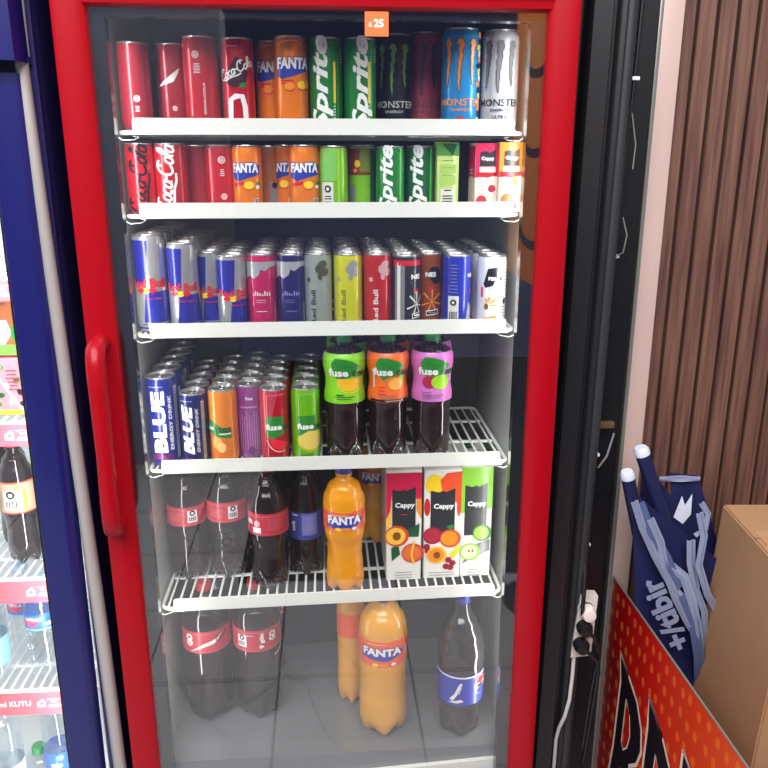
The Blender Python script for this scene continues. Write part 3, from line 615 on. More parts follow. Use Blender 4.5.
def shelf_carton(label, X, Y, s, w, d, h, body, art, cap=None, slope=.02, rz=0.0, n=0, what=''):
    t = carton('juice_carton', label, w, d, h, body, art, cap, 'juice cartons in the red fridge', slope); t.location = (X, Y, sz(s, X)); t.rotation_euler = (0, 0, rz)
    for k in range(n): dup(t, (X, Y+(k+1)*(d+.004), sz(s, X)), '%s carton behind the %s' % (['second', 'third'][k], what), rz)
    return t
CARTR = M('carton_dark', (96, 32, 50), .45, 0, .2, .05)
shelf_carton('tall juice carton with peaches and a crimson top on the lowest shelf', .1415, .186, 4, .0705, .072, .241, CARTW, art_c_peach, CAPG, .003, 0, 1, 'peach carton on the lowest shelf')
shelf_carton('tall juice carton with mixed fruit between the peach and the apple cartons', .2190, .187, 4, .0740, .072, .239, CARTW, art_c_mixed, CAPG, .003, 0, 1, 'mixed fruit carton on the lowest shelf')
shelf_carton('tall juice carton with green apples at the right end of the lowest shelf', .2875, .188, 4, .0620, .072, .243, CARTW, art_c_apple, CAPG, .003, 0, 1, 'apple carton on the lowest shelf')
def art_s_green(P, w, h):
    P.rect(-w/2, w/2, h*.80, h*.97, ink('mid_green', (84, 146, 66)), 1); P.poly([(-w*.3, h*.97), (w*.4, h*.97), (w*.2, h*.80)], inkdg, 2); P.rect(w*.22, w*.38, .004, h*.8, ink('cream_green', (214, 224, 170)), 1)
    for v in (.66, .5): P.rect(-w*.36, w*.36, h*(v-.11), h*(v+.02), ink('mid_lime', (164, 196, 98)), 1)
    P.ell(-w*.25, h*.43, .005, .008, ink('mid_lime', (164, 196, 98)), 2); lines(P, 0, h*.73, w*.7, 3, .012, ink('mid_green', (84, 146, 66)), .0008); P.rect(-w*.32, w*.3, .010, h*.33, inkpale, 2); lines(P, 0, h*.30, w*.45, 1, .003, inkk, .0022); lines(P, 0, h*.22, w*.5, 5, .0045, inkk, .0022)
def art_s_fruit(top, f1, f2):
    def f(P, w, h):
        P.rect(-w/2, w/2, h*.56, h*.985, top, 0); P.poly([(-w/2, h*.50), (-w*.3, h*.56), (w*.3, h*.56), (w/2, h*.52), (w/2, h*.58), (-w/2, h*.58)], inkred, 1); P.poly(arc(0, h*.565, w*.32, h*.07, 180, 360), inkred, 1)
        P.poly([(-w*.3, h*.66), (w*.36, h*.66), (w*.36, h*.90), (w*.1, h*.85), (-w*.05, h*.88), (-w*.3, h*.86)], inkchar, 3); P.text('Cappy', w*.03, h*.765, .0075, inkw, 5, bold=.04, wide=w*.56)
        P.rect(-w*.32, w*.38, h*.575, h*.65, CARTC, 3); lines(P, w*.03, h*.62, w*.4, 2, .004, inkred, .0014)
        f1(P, w, h)
    f.side = lambda P, d, h: (P.rect(0.001, d-.001, h*.5, h*.95, top, 0), lines(P, d*.5, h*.6, d*.5, 9, .006, inkpale, .0025))
    return f
def f_cherry(P, w, h):
    fruit(P, -w*.2, h*.17, w*.19, CHERRY, ink('cherry2', (190, 50, 60))); fruit(P, w*.24, h*.34, w*.14, CHERRY); P.stroke([(w*.24, h*.40), (w*.28, h*.46)], .0008, inkgr, 4); lines(P, -w*.25, h*.42, w*.25, 4, .006, ink('pinkish', (216, 110, 120)), .001); lines(P, w*.2, h*.2, w*.25, 5, .006, ink('pinkish', (216, 110, 120)), .001)
def f_peach(P, w, h):
    fruit(P, -w*.12, h*.18, w*.24, PEACH, ink('peach_orange', (226, 110, 50))); P.poly([(w*.0, h*.36), (w*.25, h*.40), (w*.28, h*.53), (w*.05, h*.46)], inko, 4); P.poly([(w*.05, h*.38), (w*.22, h*.41), (w*.24, h*.49)], PEACHY, 5); P.ell(w*.25, h*.22, .004, .004, inkw, 4); P.rect(w*.2, w*.32, .006, h*.12, inkg, 4)
CARTLEFT = M('carton_maroon', (110, 40, 62), .45, 0, .2, .05)
shelf_carton('pale green slim juice carton on the second shelf, beside the dull green can', .2085, .1330, 1, .0375, .038, .1165, CARTG, art_s_green, None, .004)
shelf_carton('pink juice carton with cherries on the second shelf', .2735, .1345, 1, .0405, .045, .1150, CARTC, art_s_fruit(ink('cerise', (214, 40, 88)), f_cherry, 0), None, .004, math.radians(4))
shelf_carton('orange juice carton with a peach at the right end of the second shelf', .3150, .1240, 1, .0390, .045, .1165, CARTC, art_s_fruit(ink('orange_top', (238, 130, 34)), f_peach, 0), None, .004, math.radians(-2))

# --- third shelf
cMG = canm('magenta', (190, 24, 88)); cNV = canm('navy', (24, 22, 92)); cGY = canm('sage', (150, 158, 150)); cYE = canm('yellow', (206, 206, 20)); cRD = canm('brick', (186, 30, 30)); cBR = canm('brown', (140, 66, 26)); cNB = canm('royal', (36, 52, 176)); cPW = M('can_white', (226, 226, 226), .3, .1, .4, .03)
front(ED, 'tallest blue and silver can, leftmost on the third shelf', cSV, -.3065, .1326, 2, .0285, .168, art_bull, -.002, .92, 4, 'tallest blue and silver can')
front(ED, 'tall blue and silver can, second from the left on the third shelf', cSV, -.2505, .1303, 2, .0263, .153, art_bull, -.001, .92, 4, 'second blue and silver can')
front(ED, 'short blue and silver can half hidden by the one on its right, third shelf', cSV, -.2075, .1579, 2, .0240, .1345, art_bull, -.008, .92, 4, 'half hidden blue and silver can', 0, .0071)
front(ED, 'short blue and silver can in full view beside the magenta can', cSV, -.1670, .1285, 2, .0260, .1315, art_bull, .005, .92, 4, 'fully seen short blue and silver can', 0, .0036)
front(ED, 'magenta can with a silver splash at its top on the third shelf', cMG, -.1150, .1300, 2, .0252, .1335, art_edition(inksil), 0, .92, 5, 'magenta can')
front(ED, 'navy can with a silver splash at its top on the third shelf', cNV, -.0640, .1300, 2, .0248, .1332, art_edition(inksil, None, ink('lilac', (130, 130, 200))), 0, .92, 5, 'navy can')
front(ED, 'sage grey can with a dark splash and upright lettering on the third shelf', cGY, -.0165, .1310, 2, .0244, .1330, art_edition(None, True, inkchar, False, ink('moss', (70, 70, 52))), 0, .92, 5, 'sage grey can')
front(ED, 'yellow can with grey blotches and upright lettering on the third shelf', cYE, .0364, .1310, 2, .0252, .1322, art_edition(None, True, ink('olive_ink', (110, 110, 20)), False, M('ink_mauve', (160, 156, 160), .3, .3, 0, 0)), 0, .92, 5, 'yellow can')
front(ED, 'brick red can with pale upright lettering on the third shelf', cRD, .0890, .1310, 2, .0248, .1320, art_edition(None, True, inkpale, False, ink('rosegrey', (196, 150, 150))), .004, .92, 5, 'brick red can')
front('coffee_can', 'black coffee drink can with a grey side panel and red arrow mark', cBK, .1392, .1310, 2, .0258, .1290, art_coffee(inkw, inkpale, True), 0, .92, 5, 'black coffee can')
front('coffee_can', 'brown coffee drink can with orange rays and red arrow mark', cBR, .1850, .1580, 2, .0240, .1290, art_coffee(inkg, inko, False), 0, .92, 4, 'brown coffee can', 0, .0061)
front('coffee_can', 'royal blue can with a barcode panel on the third shelf', cNB, .2310, .1310, 2, .0254, .1285, art_panel_blue, 0, .92, 4, 'royal blue can')
front(ED, 'white can with black emblem and orange rays, right end of the third shelf', cPW, .2946, .1310, 2, .0262, .1275, art_peak, 0, .92, 5, 'white can')

# --- fourth shelf
cBL = canm('blue_can', (32, 44, 136)); cBL2 = canm('navy_can', (26, 34, 104)); cFO = canm('tea_orange', (240, 138, 40)); cFP = canm('tea_purple', (146, 62, 140)); cFR = canm('tea_red', (196, 16, 50)); cFG = canm('tea_green', (112, 190, 16))
front(ED, 'tall blue can with big upright white lettering, leftmost on the fourth shelf', cBL, -.3050, .1328, 3, .0288, .168, art_bluecan(0), -.001, .90, 4, 'tall blue can')
front(ED, 'shorter navy can with slanted upright white lettering on the fourth shelf', cBL2, -.2497, .1290, 3, .0248, .137, art_bluecan(.2), -.007, .92, 4, 'shorter navy can')
front('iced_tea_can', 'orange can with a green leaf and peach on the fourth shelf', cFO, -.1965, .1309, 3, .0262, .143, art_fuse_slant, 0, .92, 4, 'orange iced tea can')
front('iced_tea_can', 'purple can covered in lines of small print on the fourth shelf', cFP, -.1510, .1584, 3, .0262, .143, art_fuse_back, 0, .92, 4, 'purple iced tea can')
front('iced_tea_can', 'red can with a green leaf and a melon slice on the fourth shelf', cFR, -.1031, .1300, 3, .0260, .1425, art_fuse_leaf('melon'), 0, .92, 4, 'red iced tea can')
front('iced_tea_can', 'green can with a leaf and a lemon slice on the fourth shelf', cFG, -.0455, .1313, 3, .0265, .1425, art_fuse_leaf('lemon'), 0, .92, 4, 'green iced tea can')

# ------------------------------------------------------------------ bottles
def interp(prof):
    def f(z):
        if z <= prof[0][1]: return prof[0][0]
        for (r0, z0), (r1, z1) in zip(prof, prof[1:]):
            if z0 <= z <= z1:
                t = (z-z0)/(z1-z0) if z1 > z0 else 0; t = t*t*(3-2*t); return r0+(r1-r0)*t
        return prof[-1][0]
    return f
def bottle(name, label, cat, keys, liquid, lab, lab_base, art, capm, petal=True, du=0.0, group=None, twist=0.0, cap_h=.018, neck=None):
    """keys: (radius, height) outline from the foot to the neck; lab: (v0, v1) of the wrap-round label"""
    t = thing(name, label, cat, group=group); rf = interp(keys); H = keys[-1][1]
    def mod(a, z):
        k = 1.0
        if petal and z < .045: k -= .17*(1-z/.045)*(.5-.5*math.cos(5*a))
        if twist and lab[1]+.002 < z < H-.03 or (twist and .045 < z < lab[0]-.003): k += .022*math.sin(6*a+z*twist)
        return k
    mb = MB(); n = 56
    mb.lathe([(0, .008), (keys[0][0]*.55, .004)]+[(rf(H*i/n), H*i/n if i else .0005) for i in range(n+1)]+[(0, H)], 50, liquid, mod, (0, 0, 0), (lambda a, z, r: .011*max(0, 1-z/.03)*(.5-.5*math.cos(5*a))*min(1, r/(keys[0][0]*.9)) if z < .03 else 0) if petal else None); mb.build('bottle_body', t)
    if lab_base is not None:
        mb = MB(); k = 14; v0, v1 = lab
        mb.lathe([(rf(v0)+.0001, v0)]+[(rf(v0+(v1-v0)*i/k)+.0006, v0+(v1-v0)*i/k) for i in range(k+1)]+[(rf(v1)+.0001, v1)], 48, lab_base)
        if art:
            P = Print(mb, rf=lambda v: rf(v)+.0006, du=du, step=.005, stepv=(.005 if abs(rf(v0)-rf((v0+v1)/2)) > .0008 or abs(rf(v1)-rf((v0+v1)/2)) > .0008 else None)); P.r0 = rf((v0+v1)/2); art(P, P.r0, v0, v1)
        mb.build('label', t)
    rn = keys[-1][0]
    mb = MB(); mb.lathe([(rn+.0035, H-.004), (rn+.0035, H-.001), (rn+.001, H)], 28, liquid if neck is None else neck); mb.build('neck_ring', t)
    mb = MB(); mb.lathe([(0, H), (rn+.0022, H), (rn+.0026, H+.003), (rn+.0024, H+cap_h-.002), (rn+.001, H+cap_h), (0, H+cap_h)], 30, capm, lambda a, z: 1+.02*math.cos(30*a)); mb.build('cap', t)
    return t
LB_LIME = M('label_lime', (132, 206, 30), .4, 0, .2, .04); LB_ORANGE = M('label_orange', (240, 104, 28), .4, 0, .2, .04); LB_PINK = M('label_lilac', (206, 112, 190), .4, 0, .2, .04); LB_RED = M('label_red', (190, 44, 62), .4, 0, .2, .05); LB_BLUE = M('label_blue', (62, 66, 150), .4, 0, .2, .05); LB_FANTA = M('label_orange_red', (240, 92, 34), .4, 0, .2, .05); LB_PEPSI = M('label_royal', (44, 58, 170), .4, 0, .2, .05)
CAPGR = M('cap_mid_green', (40, 130, 60), .4); CAPR = M('cap_red', (180, 24, 36), .4); CAPB = M('cap_blue', (60, 62, 160), .4); CAPK = M('cap_black', (30, 30, 34), .4)
def art_tea(kind):
    def f(P, r, v0, v1):
        H = v1-v0; m = v0+H*.62
        P.poly([(-.70*r, m-.002), (-.72*r, m+.018), (-.5*r, m+.028), (-.1*r, m+.027), (.30*r, m+.022), (.75*r, m+.012), (.45*r, m+.002), (.25*r, m-.008), (-.05*r, m-.010), (-.3*r, m-.020), (-.45*r, m-.012)], inkgr, 1)
        P.stroke([(-.5*r, m+.018), (0, m+.012), (.6*r, m+.014)], .0008, inkdg, 2)
        P.text('fuse', -.38*r, m+.001, .0150, inkw, 3, bold=.04, wide=1.0*r); P.text('tea', .66*r, m-.0005, .0130, inkdg, 3, bold=.05, wide=.78*r)
        if kind == 'lemon': P.poly(arc(.25*r, m-.014, .72*r, .020, 170, 370), ink('lemon_orange', (236, 180, 40)), 2); P.stroke(arc(.25*r, m-.016, .70*r, .021, 180, 340), .0015, inky, 3)
        elif kind == 'peach': P.ell(.15*r, m-.022, .018, .014, ink('peach_orange', (226, 110, 50)), 2); P.ell(.30*r, m-.022, .014, .011, ink('peach', (240, 170, 80)), 3); P.rect(-1.1*r, 1.1*r, v0+.001, v0+.006, inkk, 2); P.text('ŞEFTALİ', .2*r, v0+.0035, .003, inkw, 3, wide=.9*r); lines(P, -.45*r, m-.030, .016, 3, .006, inkred, .002); P.poly([(.45*r, m-.01), (.8*r, m+.004), (.75*r, m-.028)], inklime, 2)
        else: P.ell(-.3*r, m-.020, .014, .012, ink('crimson', (170, 40, 70)), 2); P.ell(.3*r, m-.020, .018, .014, inklime, 3); P.text('BİTKİ', .95*r, m-.012, .006, inkw, 3, rot=90); lines(P, -.45*r, m-.040, .018, 4, .004, ink('plum', (90, 40, 100)), .001)
        lines(P, -.1*r, v0+.012, .036, 2, .004, inkdg if kind == 'lemon' else inkg, .0014)
        if kind == 'lemon': lines(P, -.3*r, m-.042, .016, 1, .004, inkdg, .0022)
        if kind == 'peach': P.rect(-.95*r, -.85*r, m-.03, m+.006, inkpale, 2)
    return f
TEAK = [(.030, 0), (.0345, .008), (.0355, .02), (.0352, .10), (.0375, .113), (.0375, .122), (.0345, .146), (.0345, .154), (.0388, .182), (.0385, .196), (.0340, .206), (.0215, .2135), (.0125, .2175), (.0125, .2215)]
def tea(label, X, Y, base, kind, n, what):
    t = bottle('iced_tea_bottle', label, 'bottle', TEAK, TEA, (.1125, .2045), base, art_tea(kind), CAPGR, True, .002, 'iced tea bottles on the fourth shelf', 0, .012); t.location = (X, Y, SURF[3])
    for k in range(n): dup(t, (X+.008+random.uniform(-.003, .003), Y+(k+1)*.081, SURF[3]), '%s bottle behind the %s' % (['second', 'third'][k], what), random.uniform(-.6, .6))
tea('iced tea bottle with a lime green label beside the cans on the fourth shelf', .0277, .1435, LB_LIME, 'lemon', 2, 'lime-labelled iced tea bottle')
tea('iced tea bottle with an orange label, middle of the three on the fourth shelf', .1085, .1435, LB_ORANGE, 'peach', 2, 'orange-labelled iced tea bottle')
tea('iced tea bottle with a lilac label at the right on the fourth shelf', .1912, .1435, LB_PINK, 'mixed', 1, 'lilac-labelled iced tea bottle')
# --- lowest shelf
COLAK = [(.030, 0), (.036, .012), (.0375, .03), (.034, .07), (.035, .085), (.0392, .115), (.0392, .172), (.036, .190), (.026, .216), (.0135, .236), (.0130, .245)]
def art_cola_label(kind):
    def f(P, r, v0, v1):
        H = v1-v0; m = (v0+v1)/2
        P.rect(-1.6*r, 1.6*r, v1-.006, v1-.0045, ink('pinkish', (216, 110, 120)), 1); P.rect(-1.6*r, 1.6*r, v0+.003, v0+.004, ink('pinkish', (216, 110, 120)), 1)
        if kind == 'code': panel(P, .45*r, m, .019, H*.62, inkw); lines(P, -.45*r, m+.008, .032, 8, .0025, ink('pinkish', (216, 110, 120)), .0011)
        elif kind == 'text':
            P.text('m', -.95*r, m+.004, .010, inkw, 2, bold=.05); ring_mark(P, -.5*r, m+.002, .006); P.rect(-.75*r, -.3*r, m-.017, m-.006, inkw, 2); lines(P, .35*r, m+.012, .030, 9, .003, ink('pinkish', (226, 140, 146)), .001)
        elif kind == 'swoosh':
            P.poly([(-.5*r, v0+.003), (.1*r, m-.002), (.5*r, m+.004), (1.0*r, m+.018), (.55*r, m-.004), (.2*r, m-.008)], inkw, 2); P.text('CoCa', .85*r, m+.010, .012, ink('dark_berry', (62, 26, 36)), 3, rot=35, shear=.3, wide=.6*r); P.text('GO', -.5*r, m+.005, .016, inkw, 2, rot=90, bold=.06, wide=H*.55); lines(P, -1.0*r, m-.012, .022, 7, .002, ink('pinkish', (216, 110, 120)), .0009, True)
        elif kind == 'code2':
            panel(P, -.55*r, m, .020, H*.55, inkw); P.text('9 gün', .30*r, m, .012, inkw, 2, rot=90, bold=.05, wide=H*.7); P.text('GO', .75*r, m+.006, .016, inkw, 2, rot=90, bold=.06, wide=H*.45); P.stroke(arc(.5*r, v0+.010, 1.0*r, .03, 290, 360), .003, inkw, 2); lines(P, -.2*r, v1-.012, .02, 1, .003, inkw, .0012)
    return f
def art_blue_label(P, r, v0, v1):
    m = (v0+v1)/2; P.rect(-.2*r, .7*r, v0+.010, v1-.003, ink('lilac2', (116, 118, 186)), 1); lines(P, .25*r, v1-.010, .022, 10, .0035, ink('lilac3', (160, 160, 210)), .0009); P.text('cola', -.75*r, m, .010, inkw, 2, rot=90, bold=.03); lines(P, -.6*r, v1-.006, .016, 1, .003, inkw, .0022)
def cola(label, X, Y, s, keys, lab, base, art, cap, liquid=COLA, du=0.0, name='soda_bottle', twist=0.0, n=0, what='', rz=0.0):
    z = sz(s, X) if s is not None else .305
    t = bottle(name, label, 'bottle', keys, liquid, lab, base, art, cap, True, du, 'soda bottles in the red fridge', twist); t.location = (X, Y, z); t.rotation_euler = (0, 0, rz)
    for k in range(n): dup(t, (X+random.uniform(-.004, .004), Y+(k+1)*(2*max(q[0] for q in keys)+.004), z), '%s bottle behind the %s' % (['second', 'third'][k], what), random.uniform(-.8, .8))
    return t
cola('cola bottle with a red label and barcode, leftmost on the lowest shelf', -.2940, .2200, 4, COLAK, (.1245, .165), LB_RED, art_cola_label('code'), CAPR, n=1, what='leftmost cola bottle on the lowest shelf')
cola('cola bottle with a red label and barcode, second from left on the lowest shelf', -.2140, .2200, 4, COLAK, (.129, .172), LB_RED, art_cola_label('code'), CAPR, n=1, what='second cola bottle on the lowest shelf')
cola('cola bottle with a red label of white print standing forward on the lowest shelf', -.1260, .1680, 4, COLAK, (.122, .168), LB_RED, art_cola_label('text'), CAPR, n=1, what='forward cola bottle on the lowest shelf')
PEPK = [(.028, 0), (.033, .012), (.034, .03), (.0335, .07), (.0348, .082), (.0348, .145), (.033, .165), (.026, .195), (.0135, .218), (.0130, .230)]
cola('dark soda bottle with a blue label on the lowest shelf', -.0540, .2140, 4, PEPK, (.084, .143), LB_BLUE, art_blue_label, CAPB, n=1, what='blue-labelled bottle on the lowest shelf')
FANK = [(.031, 0), (.037, .012), (.0385, .030), (.036, .055), (.0335, .085), (.034, .105), (.0395, .140), (.0402, .155), (.0402, .198), (.039, .212), (.032, .236), (.0150, .256), (.0130, .266)]
FANK = [(r, z*.925) for r, z in FANK]
def art_fanta_label(P, r, v0, v1):
    m = v0+(v1-v0)*.56
    P.poly([(-.95*r, m-.013), (-.4*r, m-.016), (.2*r, m-.018), (.9*r, m-.006), (.95*r, m+.004), (-.9*r, m+.003)], inkblue, 1)
    P.text('FANTA', -.02*r, m+.002, .0200, inkblue, 2, bold=.09, wide=1.80*r); P.text('FANTA', -.02*r, m+.002, .0172, inkw, 3, bold=.045, wide=1.68*r)
    P.ell(.05*r, v0+.005, .010, .004, inko, 2); P.ell(.45*r, v0+.006, .005, .0035, inkw, 2); P.ell(-.3*r, v0+.005, .007, .004, inky, 2); P.text('ŞEKERSİZ', -.25*r, v1-.005, .003, inkw, 2, wide=.8*r)
    lines(P, 1.1*r, m-.014, .022, 3, .003, inkw, .0012, True)
cola('orange soda bottle standing forward on the lowest shelf, wordmark facing out', .0235, .1400, 4, FANK, (.138, .177), LB_FANTA, art_fanta_label, CAPB, FANTAL, 0, twist=60)
cola('orange soda bottle standing back beside the peach carton on the lowest shelf', .0975, .3400, 4, [(r*.95, z*.99) for r, z in FANK], (.140, .176), LB_FANTA, art_fanta_label, CAPB, FANTAD, 0, twist=60)
# --- on the floor of the fridge
BIGK = [(.036, 0), (.046, .02), (.0485, .04), (.047, .09), (.0495, .13), (.0497, .18), (.0497, .232), (.047, .25), (.034, .275), (.016, .290), (.0132, .298)]
cola('big cola bottle with a red label and white swoosh on the fridge floor', -.2690, .2050, None, BIGK, (.176, .226), LB_RED, art_cola_label('swoosh'), CAPR, COLA, -.004, n=1, what='swoosh-labelled bottle on the fridge floor')
cola('big cola bottle with a red label and barcode square on the fridge floor', -.1640, .2050, None, BIGK, (.174, .224), LB_RED, art_cola_label('code2'), CAPR, COLA, 0, n=1, what='barcode-labelled big cola bottle on the fridge floor')
FBK = [(.038, 0), (.047, .015), (.0500, .035), (.0495, .075), (.0475, .10), (.0480, .13), (.0490, .16), (.0490, .235), (.0475, .250), (.0435, .264), (.033, .282), (.016, .295), (.0132, .301)]
cola('big orange soda bottle with a five-lobed foot on the fridge floor', .0985, .1340, None, FBK, (.174, .231), LB_FANTA, art_fanta_label, CAPB, FANTAD, -.004, twist=0)
cola('orange soda bottle set back beside the big one on the fridge floor', .0360, .2250, None, [(r*.62, z*.985) for r, z in FBK], (.170, .225), LB_FANTA, None, CAPB, FANTAD, 0)
PBK = [(.034, 0), (.042, .010), (.0435, .03), (.0425, .06), (.0470, .085), (.0472, .152), (.0465, .160), (.0475, .19), (.042, .225), (.032, .254), (.018, .280), (.0132, .300)]
def art_pepsi(P, r, v0, v1):
    m = (v0+v1)/2; P.rect(-1.7*r, 1.7*r, v1-.004, v1-.0005, inkw, 1)
    P.ell(.85*r, m+.006, .018, .021, inkw, 2); P.poly(arc(.85*r, m+.008, .016, .018, 165, 15, 8)+[(.85*r, m+.010)], inkred, 3); P.poly(arc(.85*r, m+.004, .016, .018, 195, 345, 8)+[(.85*r, m+.002)], inkblue, 3); P.ell(.85*r, m+.006, .013, .0035, inkk, 4)
    P.stroke([(-.55*r, v0+.012), (-.35*r, m-.008), (-.2*r, m+.012), (-.1*r, m+.020)], [.008, .006, .005, .004], inkw, 2); P.poly([(-.7*r, v0+.006), (-.1*r, v0+.016), (0, v0+.010), (-.3*r, v0+.006)], inkw, 2); P.text('max', -.2*r, m+.006, .007, inkw, 3, rot=78, bold=.03)
pep = cola('big dark cola bottle with a royal blue label at the right on the fridge floor', .2580, .1180, None, PBK, (.085, .153), LB_PEPSI, art_pepsi, CAPB, M('cola_in_clear', (46, 44, 46), .10, 0, .6, .25, 14), 0)

# ------------------------------------------------------------------ blue fridge at the left
bf = thing('drinks_fridge', 'blue-framed drinks fridge cut off by the left edge of the photo', 'fridge', (-.80, .3, 0))
def relb(o): o.location = (.80, -.3, 0); return o
mb = MB(); mb.box(-.440, -.425, .03, .55, .1, 1.95, NAVY); mb.box(-1.16, -1.145, .03, .55, .1, 1.95, NAVY); mb.box(-1.145, -.440, .53, .55, .1, 1.95, NAVY); mb.box(-1.145, -.440, .03, .53, .1, .14, NAVY); mb.box(-1.145, -.440, .03, .53, 1.56, 1.95, NAVY)
for sx in (-1.1, -.48):
    for sy in (.1, .5): mb.box(sx-.02, sx+.02, sy-.02, sy+.02, 0, .1, BLACKP)
relb(mb.build('cabinet', bf))
mb = MB(); mb.box(-1.145, -1.14, .04, .53, .14, 1.56, LINERW); mb.box(-.445, -.4405, .04, .53, .14, 1.56, LINERW); mb.box(-1.14, -.445, .515, .53, .14, 1.56, LINERW); mb.box(-1.14, -.445, .04, .515, .14, .15, LINERW); mb.box(-1.14, -.445, .04, .515, 1.55, 1.56, LINERW); relb(mb.build('liner', bf))
mb = MB()
mb.prism([(-.4955, .02), (-.4955, .002), (-.493, -.001), (-.452, -.003), (-.447, -.001), (-.4385, .012), (-.4365, .02)], .12, 1.578, BLUE, 'z'); mb.box(-1.16, -1.10, 0, .02, .12, 1.578, BLUE, .003)
mb.box(-1.10, -.4955, 0, .02, .12, .2, BLUE); mb.box(-1.10, -.4955, 0, .02, 1.53, 1.578, BLUE)
bd = mb.build('door', bf); relb(bd); bd.rotation_euler = (0, math.radians(.5), 0); bd.location = (.80-.010, -.3, -.006)
mb = MB(); mb.box(-1.10, -.4965, .008, .014, .2, 1.53, GLASS); mb.build('door_glass', bd)
mb = MB(); mb.box(-.4985, -.4955, .003, .02, .2, 1.53, BLACKP); mb.build('door_gasket', bd)
mb = MB(); mb.prism([(-1.16, .03), (-1.16, -.03), (-.452, -.03), (-.436, -.024), (-.430, -.008), (-.430, .03)], 1.590, 1.95, BLUE, 'z'); PH = Print(mb, plane=lambda u, v, e: Vector((-.475+u, -.03-e, 1.63+v)))
for k in range(3): PH.rect(-.03, .012, -.004+.004*k, -.003+.004*k, ink('pale_blue', (120, 130, 200)), 1)
relb(mb.build('header_box', bf))
mb = MB(); mb.tube([(-.4395, .012, 1.60), (-.4360, .012, 1.40), (-.4185, .012, .60), (-.4125, .012, .20), (-.4115, .012, .02)], [.0095, .0098, .0118, .0115, .0115], STEEL, 20); mb.tube([(-.4355, .020, 1.60), (-.4330, .020, 1.95)], .0065, STEEL, 12); relb(mb.build('corner_post', bf))
RAILR = M('rail_pink_red', (226, 92, 104), .4, 0, .2, .04)
def rail_logo(P, u):
    w = ink('rail_white', (250, 225, 222)); P.poly([(u-.020, -.009), (u-.004, -.009), (u-.004, .004), (u-.009, .010), (u-.015, .005), (u-.020, .002)], w, 1); P.ell(u-.011, -.001, .004, .004, RAILR, 2)
    P.stroke([(u, .009), (u+.030, .009), (u+.030, -.009), (u, -.009)], .0012, w, 1); P.text('YERLİ', u+.013, .004, .0055, w, 2); P.text('ÜRETİM', u+.015, -.0045, .0055, w, 2, wide=.024)
for zt, zb, lab, ux, txt in ((1.258, 1.222, 'pink-red railed wire shelf of the blue fridge, topmost of the four in view', -.570, None), (.999, .957, 'pink-red railed wire shelf of the blue fridge, just under the picture cartons', -.566, None), (.6835, .636, 'pink-red railed wire shelf of the blue fridge carrying the dark bottles', -.568, None), (.434, .382, 'pink-red railed wire shelf of the blue fridge reading ml KUTU', -.578, '250 ml KUTU')):
    t = wire_shelf(zt+.004, lab, -1.13, -.450, None, False, .128, .50)
    mb = MB(); mb.box(-.33, .30, .1205, .1235, zb-zt-.004, -.004, RAILR); mb.box(-.33, .30, .120, .128, -.004, -.0005, WHITEP)
    P = Print(mb, plane=lambda u, v, e: Vector((u+.79, .1205-e, (zb-zt)/2-.004+v))); rail_logo(P, ux)
    if txt: P.text(txt, ux-.078, .001, .0125, ink('rail_white', (250, 225, 222)), 2, bold=.03)
    mb.build('price_rail', t)
# cartons stacked two high
CB = M('carton_brown', (150, 84, 40), .5, 0, .1, .1); CPK = M('carton_pink', (226, 120, 130), .5, 0, .1, .1)
def art_farm(P, w, h):
    P.rect(-w/2, w/2, 0.002, h*.20, ink('moss_green', (110, 150, 70)), 1); P.poly([(-w*.3, h*.22), (w*.1, h*.2), (w*.3, h*.4), (w*.2, h*.62), (-w*.2, h*.60), (-w*.35, h*.4)], inkw, 1); P.ell(-w*.05, h*.35, .006, .003, inkk, 2, .4); P.ell(-w*.1, h*.66, .010, .006, inkred, 2); P.ell(w*.33, h*.4, .004, .014, inkgr, 2); P.text('SÜT', w*.15, h*.9, .006, inkk, 2)
def art_straw(P, w, h):
    P.rect(-w/2, w/2, 0.002, h*.10, inklime, 1); P.ell(-w*.25, h*.82, .014, .006, inkgr, 2); P.ell(-w*.25, h*.82, .010, .003, inkpale, 3); P.stroke([(-w*.4, h*.85), (w*.30, h*.06)], .0035, inkw, 3); P.rect(w*.36, w*.5, .002, h*.92, inkw, 1)
    for k, (a, b) in enumerate(((-.2, .35), (.05, .25), (.25, .4), (-.3, .2), (.2, .6), (-.05, .5), (.3, .2))): P.ell(w*a, h*b, .007, .005, (inkdg, inkw, inkk, inkgr)[k % 4], 2, k)
    lines(P, .1*w, h*.75, w*.3, 6, .007, inkred, .002)
t = carton('milk_carton', 'pink drink carton with a white straw, lower of two stacked in the blue fridge', .075, .06, .112, CPK, art_straw, None, None, .004); t.location = (-.5835, .19, 1.003)
t = carton('milk_carton', 'brown drink carton with a green foot, stacked on the pink carton in the blue fridge', .072, .06, .106, CB, art_farm, None, None, .004); t.location = (-.5870, .19, 1.1155)
